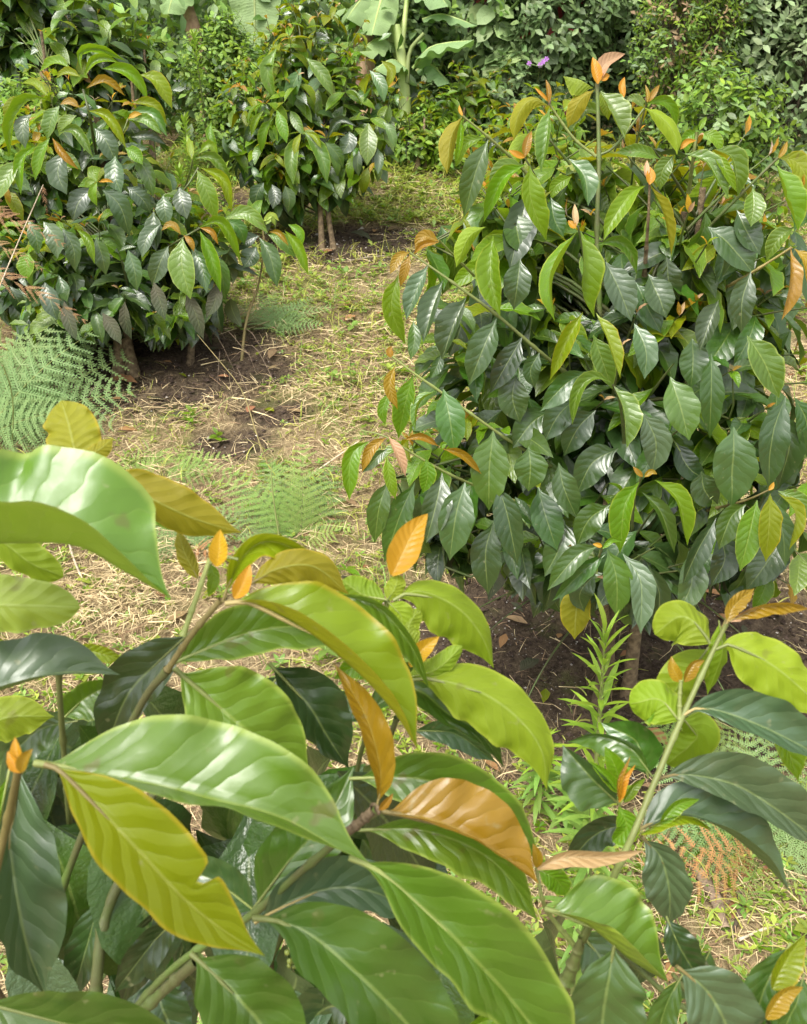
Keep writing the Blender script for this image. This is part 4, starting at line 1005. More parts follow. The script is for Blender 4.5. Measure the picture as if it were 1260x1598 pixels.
rows(lbush, '''
128 110 124 84 155 76 197 95 | 3 12 | L
132 118 145 96 165 90 186 98 | 4 10 | L -.02
126 120 105 114 88 122 | 5 9 | Y -.02
110 106 88 98 62 112 | 5 12 | L
160 107 196 110 220 130 232 160 | 9 11 | L -.02
218 117 246 126 269 170 | 14 10 | Y
75 150 55 130 34 130 | 6 8 | Y
135 138 166 127 196 150 | 8 6 | R -.05
125 168 110 158 94 163 | 6 6 | R -.05
138 173 166 180 186 206 198 233 | 8 9 | Y -.05
93 165 80 186 74 218 | 13 14 | G -.02
75 155 44 156 20 190 15 246 | 10 10 | L
50 178 36 195 40 232 | 12 13 | O
38 155 18 162 10 196 | 8 9 | Y
120 180 104 190 92 212 | 9 10 | G -.03
92 207 120 204 146 246 | 8 9 | G -.04
82 215 99 240 123 265 | 6 7 | R -.05
78 215 64 240 55 282 | 10 11 | L -.05
55 228 34 250 33 305 | 9 9 | L
36 250 15 270 -8 318 | 14 15 | G
148 200 166 220 183 257 | 17 16 | O -.02
196 231 212 240 223 257 | 10 12 | L -.03
205 235 230 270 240 308 | 13 13 | D
100 235 90 270 105 304 | 18 18 | O -.03
180 243 180 275 190 302 | 16 17 | D -.03
146 292 124 315 114 346 | 18 17 | O -.05
160 296 187 320 203 370 | 18 16 | O -.04
198 291 222 310 236 334 | 13 13 | O -.02
152 284 144 302 152 322 | 8 6 | L -.07
150 283 140 284 133 293 | 5 5 | L -.07
154 284 168 282 178 285 | 3 3 | Q -.07
152 284 146 270 158 262 | 10 10 | L -.03
200 186 228 186 253 210 | 8 9 | G -.03
200 185 212 178 222 178 | 4 5 | Q -.05
200 174 240 180 262 214 | 10 11 | D
205 160 240 164 262 196 | 9 8 | Y
205 214 235 213 259 225 | 8 8 | O
190 225 212 232 232 232 | 8 7 | O
45 344 56 366 61 397 | 12 13 | D -.03
45 394 42 415 43 437 | 14 15 | L -.05
68 346 86 370 90 404 | 16 16 | O -.04
98 356 114 385 118 424 | 15 14 | O -.04
120 358 140 376 148 412 | 7 8 | L -.03
263 384 250 410 238 447 | 18 16 | O -.05
285 372 284 415 298 467 | 22 22 | G -.08
300 384 316 420 323 457 | 14 14 | D -.04
312 360 330 402 345 457 | 13 10 | L -.08
312 355 342 345 362 370 376 410 | 9 9 | L -.05
283 366 268 351 252 360 | 5 7 | R -.08
287 367 299 378 303 393 | 5 6 | R -.08
312 355 332 362 341 382 | 4 6 | R -.1
308 265 324 300 339 345 | 15 15 | L -.04
314 262 350 282 363 332 | 9 9 | Y
305 247 336 248 363 292 | 9 9 | G
300 250 298 234 295 214 | 6 6 | Y
310 240 328 225 342 246 | 6 8 | L
280 292 285 315 292 342 | 16 15 | O -.03
255 305 258 330 262 352 | 14 14 | O
240 330 240 360 244 392 | 15 15 | O .02
200 390 210 420 214 455 | 14 14 | O
150 370 160 400 166 430 | 14 14 | O
350 342 386 333 419 364 | 12 12 | G -.05
352 345 374 356 382 382 | 12 11 | D
330 395 346 425 352 470 | 14 14 | D
250 350 230 370 222 402 | 13 13 | O
160 488 176 510 190 538 | 11 12 | X -.05
195 470 196 498 206 530 | 9 10 | X -.03
240 440 250 470 258 500 | 12 13 | X -.02
290 455 306 490 318 530 | 12 13 | X -.02
340 440 336 470 322 496 | 12 13 | X
100 470 108 500 120 532 | 12 11 | X
70 440 78 465 90 500 | 16 16 | O
''', LD - .38, n=9, m=2, wave=.05, relief=.03)
for t, r in (('130 140 L 140 180 L 150 240 M', [.004, .006, .007]), ('95 163 L 120 176 L 150 200 M', [.0025, .003, .004]), ('200 186 L 190 210 L 170 240 M', [.0025, .003, .004]), ('310 262 L 285 300 L 240 350 M', [.0035, .004, .005]), ('312 356 L 285 372 L 240 400 M', [.0035, .004, .005]), ('298 226 L 300 255 L 290 290 M', [.003, .003, .004])):
    stem(lbush, t.replace('L', '%.3f' % (LD - .36)).replace('M', '%.3f' % (LD - .12)), r, 'twig', 6)

sh = ground_at(376, 560); young = empty('young_coffee_shoot', sh, 'slender young coffee shoot with bright sprouting tip beside the broad shrub', 'coffee plant')
sd = dep(sh)
tube('stem', [sh - Vector((0, 0, .03)), P(385, 500, sd + .02), P(405, 440, sd + .02), P(412, 370, sd - .02), P(405, 335, sd - .02)], [.007, .006, .005, .004, .002], M['btwig'], young, 7)
rows(young, '''
405 371 422 400 433 449 | 16 13 | D -.03
445 360 466 385 482 430 | 8 10 | L -.02
420 362 436 364 451 384 | 4 5 | R -.04
418 366 440 375 462 402 | 12 12 | G
405 368 386 375 370 392 | 12 12 | O
450 350 468 362 472 385 | 7 8 | L
402 340 400 325 410 312 | 9 9 | L n
412 345 425 335 436 345 | 5 5 | V n
404 342 392 335 388 322 | 5 5 | V n
415 350 424 340 430 352 | 5 5 | V n
400 385 392 400 380 418 | 16 16 | O
''', sd - .03, n=9, m=2, relief=.03)

# ============================================================ THE COFFEE SHRUB IN THE MIDDLE DISTANCE
MB_ = ground_at(512, 388); MD = dep(MB_)
def mb_filt(p, col):
    d = dep(p); v = p - CAM; px = 630 + v.x / d * F; py = 799 - v.dot(UP) / d * F
    lo = np.interp(py, [0, 60, 150, 200, 330], [440, 370, 335, 330, 385]); hi = np.interp(py, [0, 60, 150, 250, 300, 340], [560, 590, 625, 615, 560, 480])
    return lo < px < hi and py < 335 and d > MD - .36
far_pal = lambda c, age, f: {'O': random.choice('ODDG'), 'D': random.choice('DGG'), 'G': random.choice('GLGL')}.get(c, c)
mbush = empty('coffee_shrub', MB_, 'upright coffee shrub with bronze shoot tips standing in the clearing before the banana plants', 'coffee shrub')
trunks(mbush, MB_, [P(478, 60, MD), P(505, 180, MD)], .012)
crown_bush(mbush, P(490, 270, MD), [lobe(480, 170, MD, 130, 110), lobe(478, 85, MD, 95, 70), lobe(478, 25, MD, 60, 50), lobe(400, 200, MD, 75, 70), lobe(575, 180, MD, 75, 75), lobe(430, 270, MD, 60, 50), lobe(500, 235, MD, 110, 50)], 125, .150, lambda f: min(1, f * 1.5 + .1), 33, 230, filt=mb_filt, lod='low', node=.055, bright=.45)
crown_bush(mbush, P(480, 200, MD), [lobe(480, 30, MD - .1, 50, 50), lobe(440, 80, MD - .1, 60, 50), lobe(540, 75, MD - .1, 55, 45), lobe(380, 130, MD - .05, 45, 40), lobe(590, 120, MD - .05, 40, 40)], 34, .10, lambda f: 1., 34, 60, lod='low', nn=2, node=.06, bright=.7)
random.seed(8)
rows(mbush, '''
432 172 441 196 448 224 | 9 10 | L
432 75 417 112 430 158 | 10 12 | G
470 106 456 140 458 167 | 12 13 | D -.02
478 90 502 115 520 150 | 11 11 | G
575 192 575 226 573 258 | 15 15 | G -.03
470 208 455 242 458 289 | 12 11 | G -.05
475 206 501 240 511 287 | 13 11 | G -.05
470 208 463 226 461 246 | 5 6 | Y -.07
478 207 492 212 502 232 | 4 6 | Y -.07
556 197 530 190 511 217 | 5 8 | O -.02
545 205 545 222 532 242 | 14 14 | O
412 172 400 190 392 214 | 5 6 | L
426 185 412 205 408 240 | 8 8 | L
508 222 526 240 536 262 | 10 10 | D
560 235 558 255 560 275 | 8 8 | O
412 285 402 300 398 325 | 12 12 | O
425 288 430 306 426 326 | 11 11 | O
445 290 452 310 450 332 | 11 11 | O
590 232 592 250 590 272 | 8 8 | O
598 190 610 205 618 232 | 8 8 | D
595 95 612 110 604 140 | 7 8 | Y
577 110 594 130 600 160 | 10 10 | D
330 190 328 210 340 238 | 7 7 | L
''', MD - .34, n=8, m=2, relief=.02)

# ============================================================ WEEDS, FERNS AND STICKS OF THE CLEARING
def tall_weed(name, label, base, h, n, ll, cols, mat='twig', lean=(0, 0), seed=1, group=None, parts=True, up=.5, toft=.25, w=1.):
    random.seed(seed); r = empty(name, base, label, 'weed', group); B = Vector(base); L = Vector((*lean, 0)); top = B + L + Vector((0, 0, h))
    pts = [B - Vector((0, 0, .02)), B + L * .3 + Vector((0, 0, h * .5)), top]; tube('stem', pts, [.0045 * h / .4, .0035 * h / .4, .0015], M[mat], r, 6)
    its = []
    for k in range(n):
        q = (k + .5) / n; z = .12 + .88 * q ** .85; p = B + L * (z * z) + Vector((0, 0, h * z)); az = k * 2.4 + rv(-.3, .3)
        el = .1 + up * z + (1.0 if z > 1 - toft else 0) * (z - (1 - toft)) / toft * .8; s = ll * (1.05 - .45 * z) * rv(.75, 1.15)
        dv = Vector((math.cos(az) * math.cos(el), math.sin(az) * math.cos(el), math.sin(el)))
        its.append(('lance', 0, cols[1] if z > .62 else cols[0], frame(p, dv, (0, 0, 1), s, rv(.8, 1.2) * w)))
    if parts:
        for it in its: link('leaf', tpl_mesh(*it[:3]), r, it[3])
    else: o = batch('foliage', its, None, 'stuff'); o.parent = r; o.matrix_basis = Matrix.Translation(-B)
    return r
def gp(px, py): return ground_at(px, py)
wb = P(936, 1285, 1.50); wb = on(wb.x, wb.y)
wtop = P(945, 985, 1.42)
tall_weed('tall_narrow_weed', 'tall bright green weed of narrow leaves rising before the brown coffee trunks', wb, wtop.z - wb.z, 130, .105, ('W', 'lime'), 'ytwig', (wtop.x - wb.x, wtop.y - wb.y), 3, up=.55, w=1.0)
g = gp(842, 1270); tall_weed('narrow_weed', 'smaller narrow-leaved weed between the two near coffee plants', g, .27, 60, .10, ('W', 'lime'), 'ytwig', (-.03, -.04), 4)
g = gp(1230, 1075)
for i, (px, py, h_, lb_) in enumerate(((880, 1300, .16, 'low broad weed with pale leaves below the smaller narrow-leaved weed'), (775, 1300, .12, 'low weed in the straw partly behind the near glossy leaves'), (910, 1330, .14, 'low weed at the foot of the tall narrow weed'))):
    tall_weed('broad_weed', lb_, gp(px, py), h_, 22, .085, ('W', 'W'), 'twig', (0, 0), 10 + i, w=1.9, up=.5)
# ferns
def at_d(px, py, d): q = P(px, py, d); return on(q.x, q.y)
lf = gp(-30, 690)
fern_plant('fern', 'large grey-green fern spreading at the left edge below the broad shrub', lf, [(az, el, ln * 1.12, 'fern', rv(.9, 1.15)) for az, el, ln in ((80, 50, .52), (58, 44, .62), (40, 40, .62), (24, 34, .60), (6, 28, .55), (-10, 24, .48), (110, 55, .5), (40, 60, .55), (16, 52, .55), (-30, 35, .4), (68, 24, .5))], facing=.7)
g = gp(40, 560); fern_plant('fern', 'grey-green fern half under the dusty leaves of the broad shrub', g, [(az, el, ln, 'fern', 1) for az, el, ln in ((-20, 40, .42), (-50, 35, .42), (10, 35, .38), (-80, 35, .4), (40, 50, .35), (-5, 60, .4))])
g = gp(470, 850); fern_plant('fern', 'bright green fern in the middle of the clearing with a reddish edge', g, [(az, el, ln, m_, .95) for az, el, ln, m_ in ((135, 30, .44, 'fern'), (110, 28, .44, 'fernl'), (85, 28, .42, 'fern'), (60, 30, .36, 'fernl'), (150, 34, .40, 'fernl'), (120, 40, .42, 'fern'), (95, 45, .42, 'fernl'), (70, 40, .38, 'fern'), (170, 28, .36, 'fern'), (160, 50, .34, 'fernl'), (45, 38, .22, 'fernb'), (200, 30, .22, 'fern'), (20, 25, .20, 'fernb'), (135, 65, .3, 'fernl'), (80, 70, .3, 'fernl'), (-10, 30, .2, 'fernl'))])
g = gp(295, 860); fern_plant('fern', 'dull green fern lying beside the pale straw clump', g, [(az, el, ln, m_, .9) for az, el, ln, m_ in ((170, 30, .22, 'fern'), (100, 35, .24, 'fern'), (60, 35, .24, 'fern'), (20, 30, .22, 'fern'), (140, 45, .24, 'fern'), (-30, 25, .2, 'ferno'), (210, 25, .2, 'fern'))])
g = gp(425, 520); fern_plant('fern', 'small dark fern beside the slender coffee shoot', g, [(az, el, ln, 'fern', .9) for az, el, ln in ((0, 40, .30), (30, 45, .26), (150, 40, .24), (90, 50, .26), (-30, 30, .26), (60, 35, .3), (120, 60, .22))])
g = gp(250, 745); fern_plant('fern', 'thin pale fern creeping over the litter between the clearing ferns', g, [(az, el, ln, 'fernl', .8) for az, el, ln in ((160, 15, .28), (20, 18, .30), (60, 22, .28), (-10, 15, .30), (110, 25, .26), (190, 15, .3))])
g = gp(1185, 1345); fern_plant('fern', 'fern turning orange behind the grey coffee leaves at the right edge', g, [(az, el, ln, m_, .95) for az, el, ln, m_ in ((150, 42, .32, 'fern'), (175, 30, .28, 'fern'), (110, 45, .34, 'fern'), (70, 50, .34, 'fern'), (40, 45, .3, 'fern'), (200, 42, .28, 'ferno'), (222, 34, .28, 'ferno'), (180, 36, .32, 'fern'), (130, 60, .34, 'fernl'), (10, 40, .3, 'fern'), (-20, 30, .25, 'fern'), (240, 40, .26, 'fernl'), (90, 62, .32, 'fern'), (190, 28, .30, 'ferno'))])
g = gp(1085, 1190); fern_plant('fern', 'pale fern between the young plant stem and the bare soil', g, [(az, el, ln, 'fernl', .9) for az, el, ln in ((180, 30, .2), (140, 40, .22), (90, 40, .22), (40, 35, .22), (0, 30, .22))])
# dead rust-brown fern stalk at the left edge, in front of the broad shrub
q0 = gp(-60, 640); df = empty('dead_fern', q0, 'rust-brown dead fern stalk leaning before the broad coffee shrub', 'fern')
a0 = P(-30, 520, 2.75)
tube('stalk', [q0, P(-20, 500, 2.72), P(30, 375, 2.70), P(68, 288, 2.68)], [.003, .0026, .0022, .0015], M['pale'], df, 6)
for (x1, y1, x2, y2, ws) in ((-30, 330, 92, 352, .38), (-40, 415, 128, 468, .28), (-30, 372, 60, 400, .4), (68, 288, 68, 325, .35), (-30, 305, 30, 335, .5)):
    u, v = P(x1, y1, 2.70), P(x2, y2, 2.68); link('frond', FM['fernb'], df, frame(u, v - u, -FW + Vector((0, 0, .6)), (v - u).length * 1.08, ws))
# thin reddish and yellow stalks
def stalk(label, pts, r, mat, extra=()):
    o = tube('dry_stalk', pts, r, M[mat]); tag(o, label, 'stalk', 'bare stalks in the clearing'); return o
b = gp(432, 760); bd = dep(b)
stalk('arching reddish stalk with dry tip rising from the clearing litter', [b, P(405, 690, bd - .0), P(378, 610, bd + .05), P(340, 560, bd + .08), P(308, 522, bd + .1)], [.003, .0028, .0022, .0016, .001], 'btwig')
b = gp(440, 862); bd = dep(b)
stalk('upright yellow-green stalk in front of the bright clearing fern', [b, P(430, 800, bd - .01), P(424, 745, bd - .02), P(426, 712, bd - .02)], [.003, .0026, .0022, .0012], 'ytwig')
b = gp(20, 700); bd = dep(b)
stalk('thin pale stalk leaning over the large left fern', [b, P(20, 620, bd - .2), P(5, 570, bd - .3)], [.0022, .002, .0016], 'ytwig')
b = gp(385, 520)
tw = empty('dead_twig_tangle', gp(360, 590), 'tangle of thin orange-brown dead twigs on the soil beside the shoot', 'twigs')
for x1, y1, x2, y2 in ((310, 525, 372, 600), (330, 545, 385, 560), (372, 600, 395, 640), (345, 570, 340, 620), (375, 540, 420, 575), (360, 585, 400, 590), (320, 540, 352, 540), (380, 560, 430, 610)):
    u, v = gp(x1, y1), gp(x2, y2); tube('twig', [u + Vector((0, 0, .05)), (u + v) / 2 + Vector((rv(-.02, .02), 0, .11)), v + Vector((0, 0, .03))], [.0012, .0016, .001], M['ferno' if 0 else 'stick'], tw, 5)
def ground_stick(label, p, q, r, mat, lift=.01):
    u, v = gp(*p), gp(*q); m_ = (u + v) / 2 + Vector((rv(-.01, .01), 0, .004)); pts = [u + Vector((0, 0, lift)), m_ + Vector((0, 0, lift)), v + Vector((0, 0, lift))]
    return tag(tube('stick', pts, [r, r * 1.05, r * .7], M[mat], None, 9, 3, n=12), label, 'stick')
ground_stick('short pale-topped log lying beside the orange dead fern', (1090, 1370), (1130, 1460), .013, 'stick', .014)
ground_stick('thin dark stick leaning beside the short log', (1152, 1400), (1138, 1470), .005, 'dkwood', .012)
ground_stick('long thin pale twig on the litter below the short log', (1150, 1480), (1255, 1440), .0028, 'pale', .02)
ground_stick('straight pale stick poking out by the straw clump', (108, 850), (140, 935), .0035, 'pale', .03)
ground_stick('short white stick on the litter beside the large left fern', (137, 645), (162, 612), .0028, 'pale', .05)
ground_stick('long pale stem across the dry grass left of the dark glossy shrub', (560, 700), (470, 760), .0025, 'pale', .02)
ground_stick('dark weathered stick in the litter left of the dark glossy shrub', (520, 745), (560, 775), .006, 'stick', .012)
ground_stick('thin straw-coloured twig below the hanging leaves by the far clearing edge', (545, 412), (600, 404), .004, 'pale', .012)
for i, (px, py, lb_, s, co) in enumerate(((548, 370, 'fallen dull green leaf on the soil behind the middle coffee shrub', .12, 'X'), (1150, 930, 'curled purplish-brown fallen leaf on the dry grass', .09, 'fernb'), (1178, 1380, 'curled brown fallen leaf beside the orange fern', .10, 'fernb'), (1115, 1405, 'bleached fallen leaf on the litter', .07, 'pinkb'))):
    g = gp(px, py); o = link('fallen_leaf', tpl_mesh('coffee', i + 1, co), None, frame(g + Vector((0, 0, .02)), (1, .3 * (i - 1), .1), (0, -.4, 1), s)); tag(o, lb_, 'leaf')
for i, (px, py, h_, cs, lb_) in enumerate(((300, 668, .07, ('L', 'L'), 'tiny seedling with one heart-shaped leaf on the soil edge'), (340, 690, .03, ('L', 'L'), 'tiny round-leaved seedling below the soil edge'), (548, 610, .16, ('W', 'lime'), 'light green seedling in the clearing left of the dark shrub'), (540, 488, .06, ('lime', 'lime'), 'yellow-green round seedling on the dry grass'), (375, 520, .07, ('W', 'W'), 'small pale seedling under the slender shoot'), (415, 355, .12, ('lime', 'lime'), 'yellowish sprout beside the soil of the broad shrub'))):
    tall_weed('seedling', lb_, gp(px, py), h_, 7, .05, cs, 'twig', (0, 0), 40 + i, w=4.5, up=.6)

# ============================================================ THE BACK OF THE CLEARING
def bg(px, Y, dz=0): x = (px - 630) / F * (Y * math.cos(PITCH) + (CH - 1.2) * math.sin(PITCH)); return on(x, Y, dz)
def back_bush(label, px, Y, lobes, n, leaf, py_, seed, budget=130, r=.014, bright=.25):
    B = bg(px, Y); d = dep(B); o = empty('coffee_shrub', B, label, 'coffee shrub'); L = [lobe(a, b, d, w, h) for a, b, w, h in lobes]
    c0 = L[0][0]; trunks(o, B, [Vector((B.x, B.y, c0.z)), c0 + Vector((.05, 0, .1))], r); crown_bush(o, Vector((B.x, B.y, B.z + (c0.z - B.z) * .6)), L, n, leaf, py_, seed, budget, 'low', node=.055, bright=bright)
back_bush('tall coffee shrub with large drooping leaves behind the broad left shrub', 90, 5.0, [(80, 50, 120, 75), (60, -20, 120, 70), (140, 70, 90, 50), (20, 60, 80, 90)], 110, .20, lambda f: .12, 51, 170, bright=.1)
back_bush('low coffee shrub with blue-green leaves beside the leaning banana trunk', 215, 5.3, [(215, 100, 48, 45), (195, 60, 50, 40), (185, 140, 55, 40)], 45, .15, lambda f: .12, 52, 90, bright=.05)
back_bush('coffee shrub with many yellow tips between the banana stalks and the purple flowers', 725, 6.2, [(725, 165, 85, 62), (690, 190, 55, 48), (745, 130, 55, 45)], 75, .115, lambda f: .9, 53, 130, bright=.9)
back_bush('yellow-tipped coffee shrub directly behind the dark glossy shrub', 850, 4.3, [(840, 190, 90, 60), (800, 240, 70, 60), (880, 250, 90, 70)], 75, .115, lambda f: .9, 54, 130, bright=.9)
back_bush('small coffee shrub between the clearing grass and the banana stalks', 655, 5.9, [(650, 210, 42, 36), (630, 180, 32, 32)], 30, .11, lambda f: .5, 55, 80)
back_bush('coffee shrub hidden behind the right side of the dark glossy shrub', 1120, 3.6, [(1120, 330, 110, 80), (1170, 400, 90, 70)], 50, .12, lambda f: .5, 56, 80)

def banana_leaf(parent, pts, d, w, droop=.25, tears=6, col='bana'):
    pp = pts.split(); v = [float(x) for x in pp]; P3 = [P(v[i], v[i+1], v[i+2] if 0 else d + v[i+2]) for i in range(0, len(v), 3)]
    n = 28; c = curve_pts([tuple(p) for p in P3], n + 1); m = 3; T, U, Fq, UV = leaf_grid(n, m); tt = np.linspace(0, 1, n + 1); T = np.repeat(tt[:, None], 2 * m + 1, 1); UV = np.stack([(U + 1) / 2, T], -1).reshape(-1, 2)
    g = np.gradient(c, axis=0); g /= np.linalg.norm(g, axis=1)[:, None]; side = np.cross(g, np.array([0, 0, 1.])) ; side /= np.linalg.norm(side, axis=1)[:, None] + 1e-6; nr = np.cross(side, g)
    pr = np.interp(T, [0, .04, .15, .5, .8, .93, 1], [.1, .55, .9, 1, .8, .45, .02]); a = np.abs(U)
    fl = np.sin(T * 31 + U) * .03 + np.sin(T * 67) * .02
    V = c[:, None] + (U * w * pr * math.cos(droop))[..., None] * side[:, None] - (a ** 1.4 * w * pr * math.sin(droop) * (1 + .3 * np.sin(T * 23)) + fl * a * w)[..., None] * nr[:, None]
    keep = np.ones(len(Fq), bool); me = raw_mesh('leaf', V.reshape(-1, 3) - np.array(P3[0]), Fq, M[col], uv=UV); link('leaf', me, parent, Matrix.Translation(P3[0]))
    pv = [Vector(c[k]) for k in (0, n // 3, 2 * n // 3, n)]; tube('midrib', [p - Vector((0, 0, .004)) for p in pv], [.011, .009, .006, .002], M['bstalk'], parent, 6)
Yb = 6.2; bb = bg(625, Yb); bd = dep(bb)
ban = empty('banana_plant', bb, 'banana plant with pale green stalks and broad drooping leaves behind the middle shrub', 'banana plant')
tube('pseudostem', [bb - Vector((0, 0, .05)), P(632, 180, bd), P(628, 100, bd - .05), P(618, 40, bd - .1)], [.05, .045, .035, .03], M['bstalk'], ban, 12)
for t, r in (('625 90 0 632 30 0 640 -40 0', .018), ('622 95 0 610 50 0 600 -20 0', .018), ('635 130 -.05 640 80 -.1 662 52 -.15', .014), ('628 110 0 615 70 .1 570 30 .15', .014)):
    v = [float(x) for x in t.split()]; tube('stalk', [P(v[i], v[i+1], bd + v[i+2]) for i in (0, 3, 6)], [r * 1.3, r, r * .8], M['bstalk'], ban, 8)
banana_leaf(ban, '645 105 -.10 675 72 -.25 740 62 -.45', bd, .105, .5)
banana_leaf(ban, '660 30 -.1 690 22 -.15 745 40 -.2', bd, .09, .4)
banana_leaf(ban, '618 70 0 590 60 -.1 560 82 -.3', bd, .12, .6)
banana_leaf(ban, '600 20 0 575 -10 0 540 30 -.2', bd, .15, .7)
banana_leaf(ban, '600 -20 0 592 10 -.15 580 55 -.25', bd, .13, .5)
banana_leaf(ban, '640 -30 0 655 -45 -.1 700 10 -.3', bd, .14, .6)
banana_leaf(ban, '632 110 -.05 612 92 -.2 585 110 -.35', bd, .10, .6)
banana_leaf(ban, '650 110 -.05 672 100 -.1 702 130 -.2', bd, .09, .7)
db = bg(572, 6.3); dbd = dep(db)
dry = empty('dead_banana_plant', db, 'dried pinkish-brown banana trunk peeling behind the middle coffee shrub', 'banana plant')
tube('trunk', [db - Vector((0, 0, .05)), P(568, 100, dbd), P(572, 40, dbd), P(566, 15, dbd), P(560, -60, dbd)], [.06, .055, .05, .045, .04], M['btrunk'], dry, 12, 3)
for k in range(6): q = P(566 + rv(-6, 12), 20 + k * 16, dbd - .06); link('dry_sheath', tpl_mesh('round', 0, 'pinkb', 'dry_sheath'), dry, frame(q, (rv(-.2, .2), -.25, -1), (0, -1, .3), .24, .42))
lt = bg(325, 6.4); ltd = dep(lt); lean = empty('banana_plant', lt, 'leaning brown banana trunk with one big hanging leaf, left of the middle coffee shrub', 'banana plant')
tube('trunk', [lt - Vector((0, 0, .05)), P(318, 130, ltd), P(305, 60, ltd), P(292, 5, ltd), P(280, -60, ltd)], [.05, .045, .04, .04, .035], M['btrunk'], lean, 12, 3)
banana_leaf(lean, '292 -30 -.05 275 -20 -.15 262 22 -.2', ltd, .14, .5)
banana_leaf(lean, '380 -60 -.2 396 -20 -.25 398 75 -.2', ltd, .17, .15)
banana_leaf(lean, '560 -60 .4 500 -30 .4 470 0 .3', ltd, .15, .5)

yl = 'weeds along the back of the clearing'
for i, (px, Y, h_, sp, lb_) in enumerate(((288, 4.9, .55, 0, 'tallest pale green weed by the leaning banana trunk'), (306, 4.8, .42, 0, 'pale green weed just right of the tallest one'), (276, 4.6, .36, 0, 'shorter pale green weed on the dry grass edge'), (322, 5.7, .8, 0, 'thin pale weed reaching up the leaning banana trunk'), (338, 4.7, .34, 0, 'short pale weed near the middle coffee shrub'))):
    tall_weed('tall_weed', lb_, bg(px, Y), h_, 110, .11, ('W', 'lime'), 'ytwig', (rv(-.05, .05), 0), 60 + i, yl, parts=False, w=1.5)
small_shrub('leafy_bush', 'bright yellow-green fine-leaved bush right of the leaning banana trunk', bg(352, 6.0), (.32, .28, .8), 6500, 'small', ['lime', 'W', 'fgre'], (.03, .055), 'bush', seed=71, wts=[3, 3, 1], up=.8)
small_shrub('leafy_bush', 'light green bushy plant beside the fern tips at the far left', bg(10, 4.3), (.30, .28, .75), 3000, 'small', ['lime', 'W'], (.03, .06), 'bush', seed=72)
g = bg(45, 4.1); fern_plant('fern', 'yellow-green fern behind the top of the broad left shrub', g, [(az, el, ln, 'fernl', .7) for az, el, ln in ((0, 75, .85), (40, 70, .85), (150, 72, .8), (100, 80, .9), (-30, 65, .7), (200, 65, .7))])
small_shrub('round_leaved_shrub', 'shrub of large round pale leaves with a few red ones above the purple flowers', bg(800, 6.9), (.50, .4, 1.65), 1500, 'round', ['roun', 'roun', 'glos', 'redl'], (.12, .19), seed=73, wts=[10, 8, 3, .8], parts=260, clus=5, spread=.16, up=.1)
small_shrub('glossy_shrub', 'dark shrub of small glossy leaves in the middle of the back hedge', bg(985, 7.0), (.72, .5, 1.75), 17000, 'small', ['glos', 'glos', 'roun', 'fgre'], (.035, .075), seed=74, lump=16, wts=[8, 6, 1, 4], clus=6)
small_shrub('lime_shrub', 'lime-green feathery shrub right of the dark glossy-leaved hedge shrub', bg(1135, 6.6), (.42, .4, 1.7), 15000, 'tiny', ['lime', 'lime', 'fgre'], (.03, .052), seed=75, lump=14, wts=[6, 4, 2], clus=9, up=.7)
small_shrub('pinkish_shrub', 'shrub with small pinkish and pale leaves in front of the lime-green shrub', bg(1085, 6.0), (.36, .34, 1.25), 9500, 'tiny', ['lime', 'lime', 'pinkb', 'glos', 'W'], (.022, .05), seed=76, lump=12, wts=[3, 2, 2, 2, 3], clus=6)
small_shrub('grey_green_shrub', 'tangled grey-green shrub with bare twigs at the right edge of the hedge', bg(1215, 6.2), (.62, .5, 1.55), 14000, 'small', ['gryg', 'gryg', 'fgre', 'glos'], (.035, .08), seed=77, lump=16, wts=[6, 5, 2, 2], clus=6, spread=.14)
small_shrub('low_hedge_bush', 'low dark bush under the round pale leaves with violet flowers', bg(845, 6.6), (.62, .45, 1.0), 7500, 'small', ['fgre', 'fgre', 'glos'], (.045, .08), 'bush', seed=78, lump=12)
small_shrub('low_hedge_bush', 'low green bush at the foot of the grey-green shrub', bg(1130, 5.4), (.55, .35, .62), 4500, 'small', ['lime', 'W', 'glos'], (.035, .07), 'bush', seed=79, lump=12)
small_shrub('low_hedge_bush', 'fine-leaved dark green bush behind the banana stalks', bg(700, 6.9), (.5, .4, 1.1), 6500, 'small', ['fgre', 'glos', 'W'], (.045, .09), 'bush', seed=80, lump=12)
small_shrub('low_hedge_bush', 'bright low bush between the clearing grass and the yellow-tipped shrubs', bg(690, 6.0), (.30, .2, .24), 1100, 'small', ['lime', 'W'], (.035, .07), 'bush', seed=81)
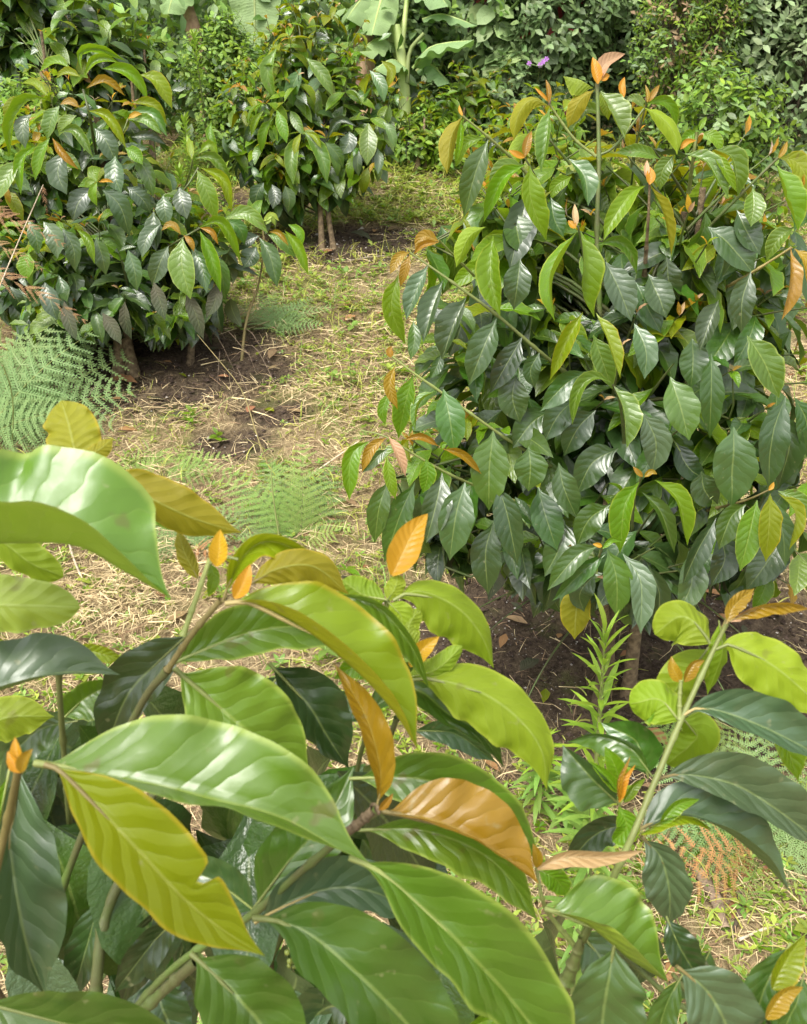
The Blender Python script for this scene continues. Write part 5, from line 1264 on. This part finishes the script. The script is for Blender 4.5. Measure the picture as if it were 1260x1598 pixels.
for i, (px, py) in enumerate(((848, 96), (826, 99), (853, 92), (843, 101))):
    q = P(px, py, dep(bg(845, 6.1)) - .12); fr = empty('flower', q, ['largest violet flower in the dark bush', 'pale violet flower apart from the others', 'violet flower topmost of its cluster', 'violet flower lowest of its cluster'][i], 'flower', 'violet flowers in the dark bush')
    tube('stem', [q, q + Vector((0, .06, -.10))], [.002, .002], M['twig'], fr, 4)
    for k in range(6): link('petal', tpl_mesh('round', 0, 'flower', 'petal'), fr, frame(q, (math.cos(k * 1.05), -.3, math.sin(k * 1.05)), (0, -1, .2), .018, .9))
# the mass of undergrowth and trees behind everything
random.seed(90)
def mass(name, n, xr, yr, zr, cols, ls, seed=1, kd='small'):
    it = []; R2 = np.random.default_rng(seed)
    C = [(R2.uniform(*xr), R2.uniform(*yr), R2.random()) for _ in range(n // 45)]
    for cx, cy, h in C:
        z0 = float(gz(cx, cy)); top = zr[0] + h * (zr[1] - zr[0]); co = cols[int(R2.integers(len(cols)))]; rr = R2.uniform(.25, .5); cz = z0 + R2.uniform(.1, 1) * top
        for v in R2.normal(0, 1, (45, 3)):
            v /= np.linalg.norm(v); p = Vector((cx + v[0] * rr, cy + v[1] * rr, cz + v[2] * rr * .8))
            d = Vector((v[0] * .6 + R2.normal(0, .5), v[1] * .6 + R2.normal(0, .5), -.2 + R2.normal(0, .5))); it.append((kd, 0, co if R2.random() < .8 else cols[int(R2.integers(len(cols)))], frame(p, d, Vector(v) + Vector((0, 0, .8)), R2.uniform(*ls))))
    return batch(name, it)
mass('undergrowth', 60000, (-5.5, 6.5), (7.6, 10.5), (.6, 3.4), ['fgre', 'glos', 'lime', 'gryg', 'fgre', 'glos'], (.05, .11), 5)
mass('undergrowth', 9000, (-4.2, 0.2), (6.6, 8.0), (.3, 1.5), ['fgre', 'glos', 'W', 'D'], (.07, .14), 6)
mass('woods', 22000, (-14, 14), (11, 17), (2, 5.5), ['fgre', 'glos', 'D'], (.2, .38), 7)
print('objects', len(bpy.data.objects), 'tris', sum(len(m.polygons) * 2 for m in bpy.data.meshes))
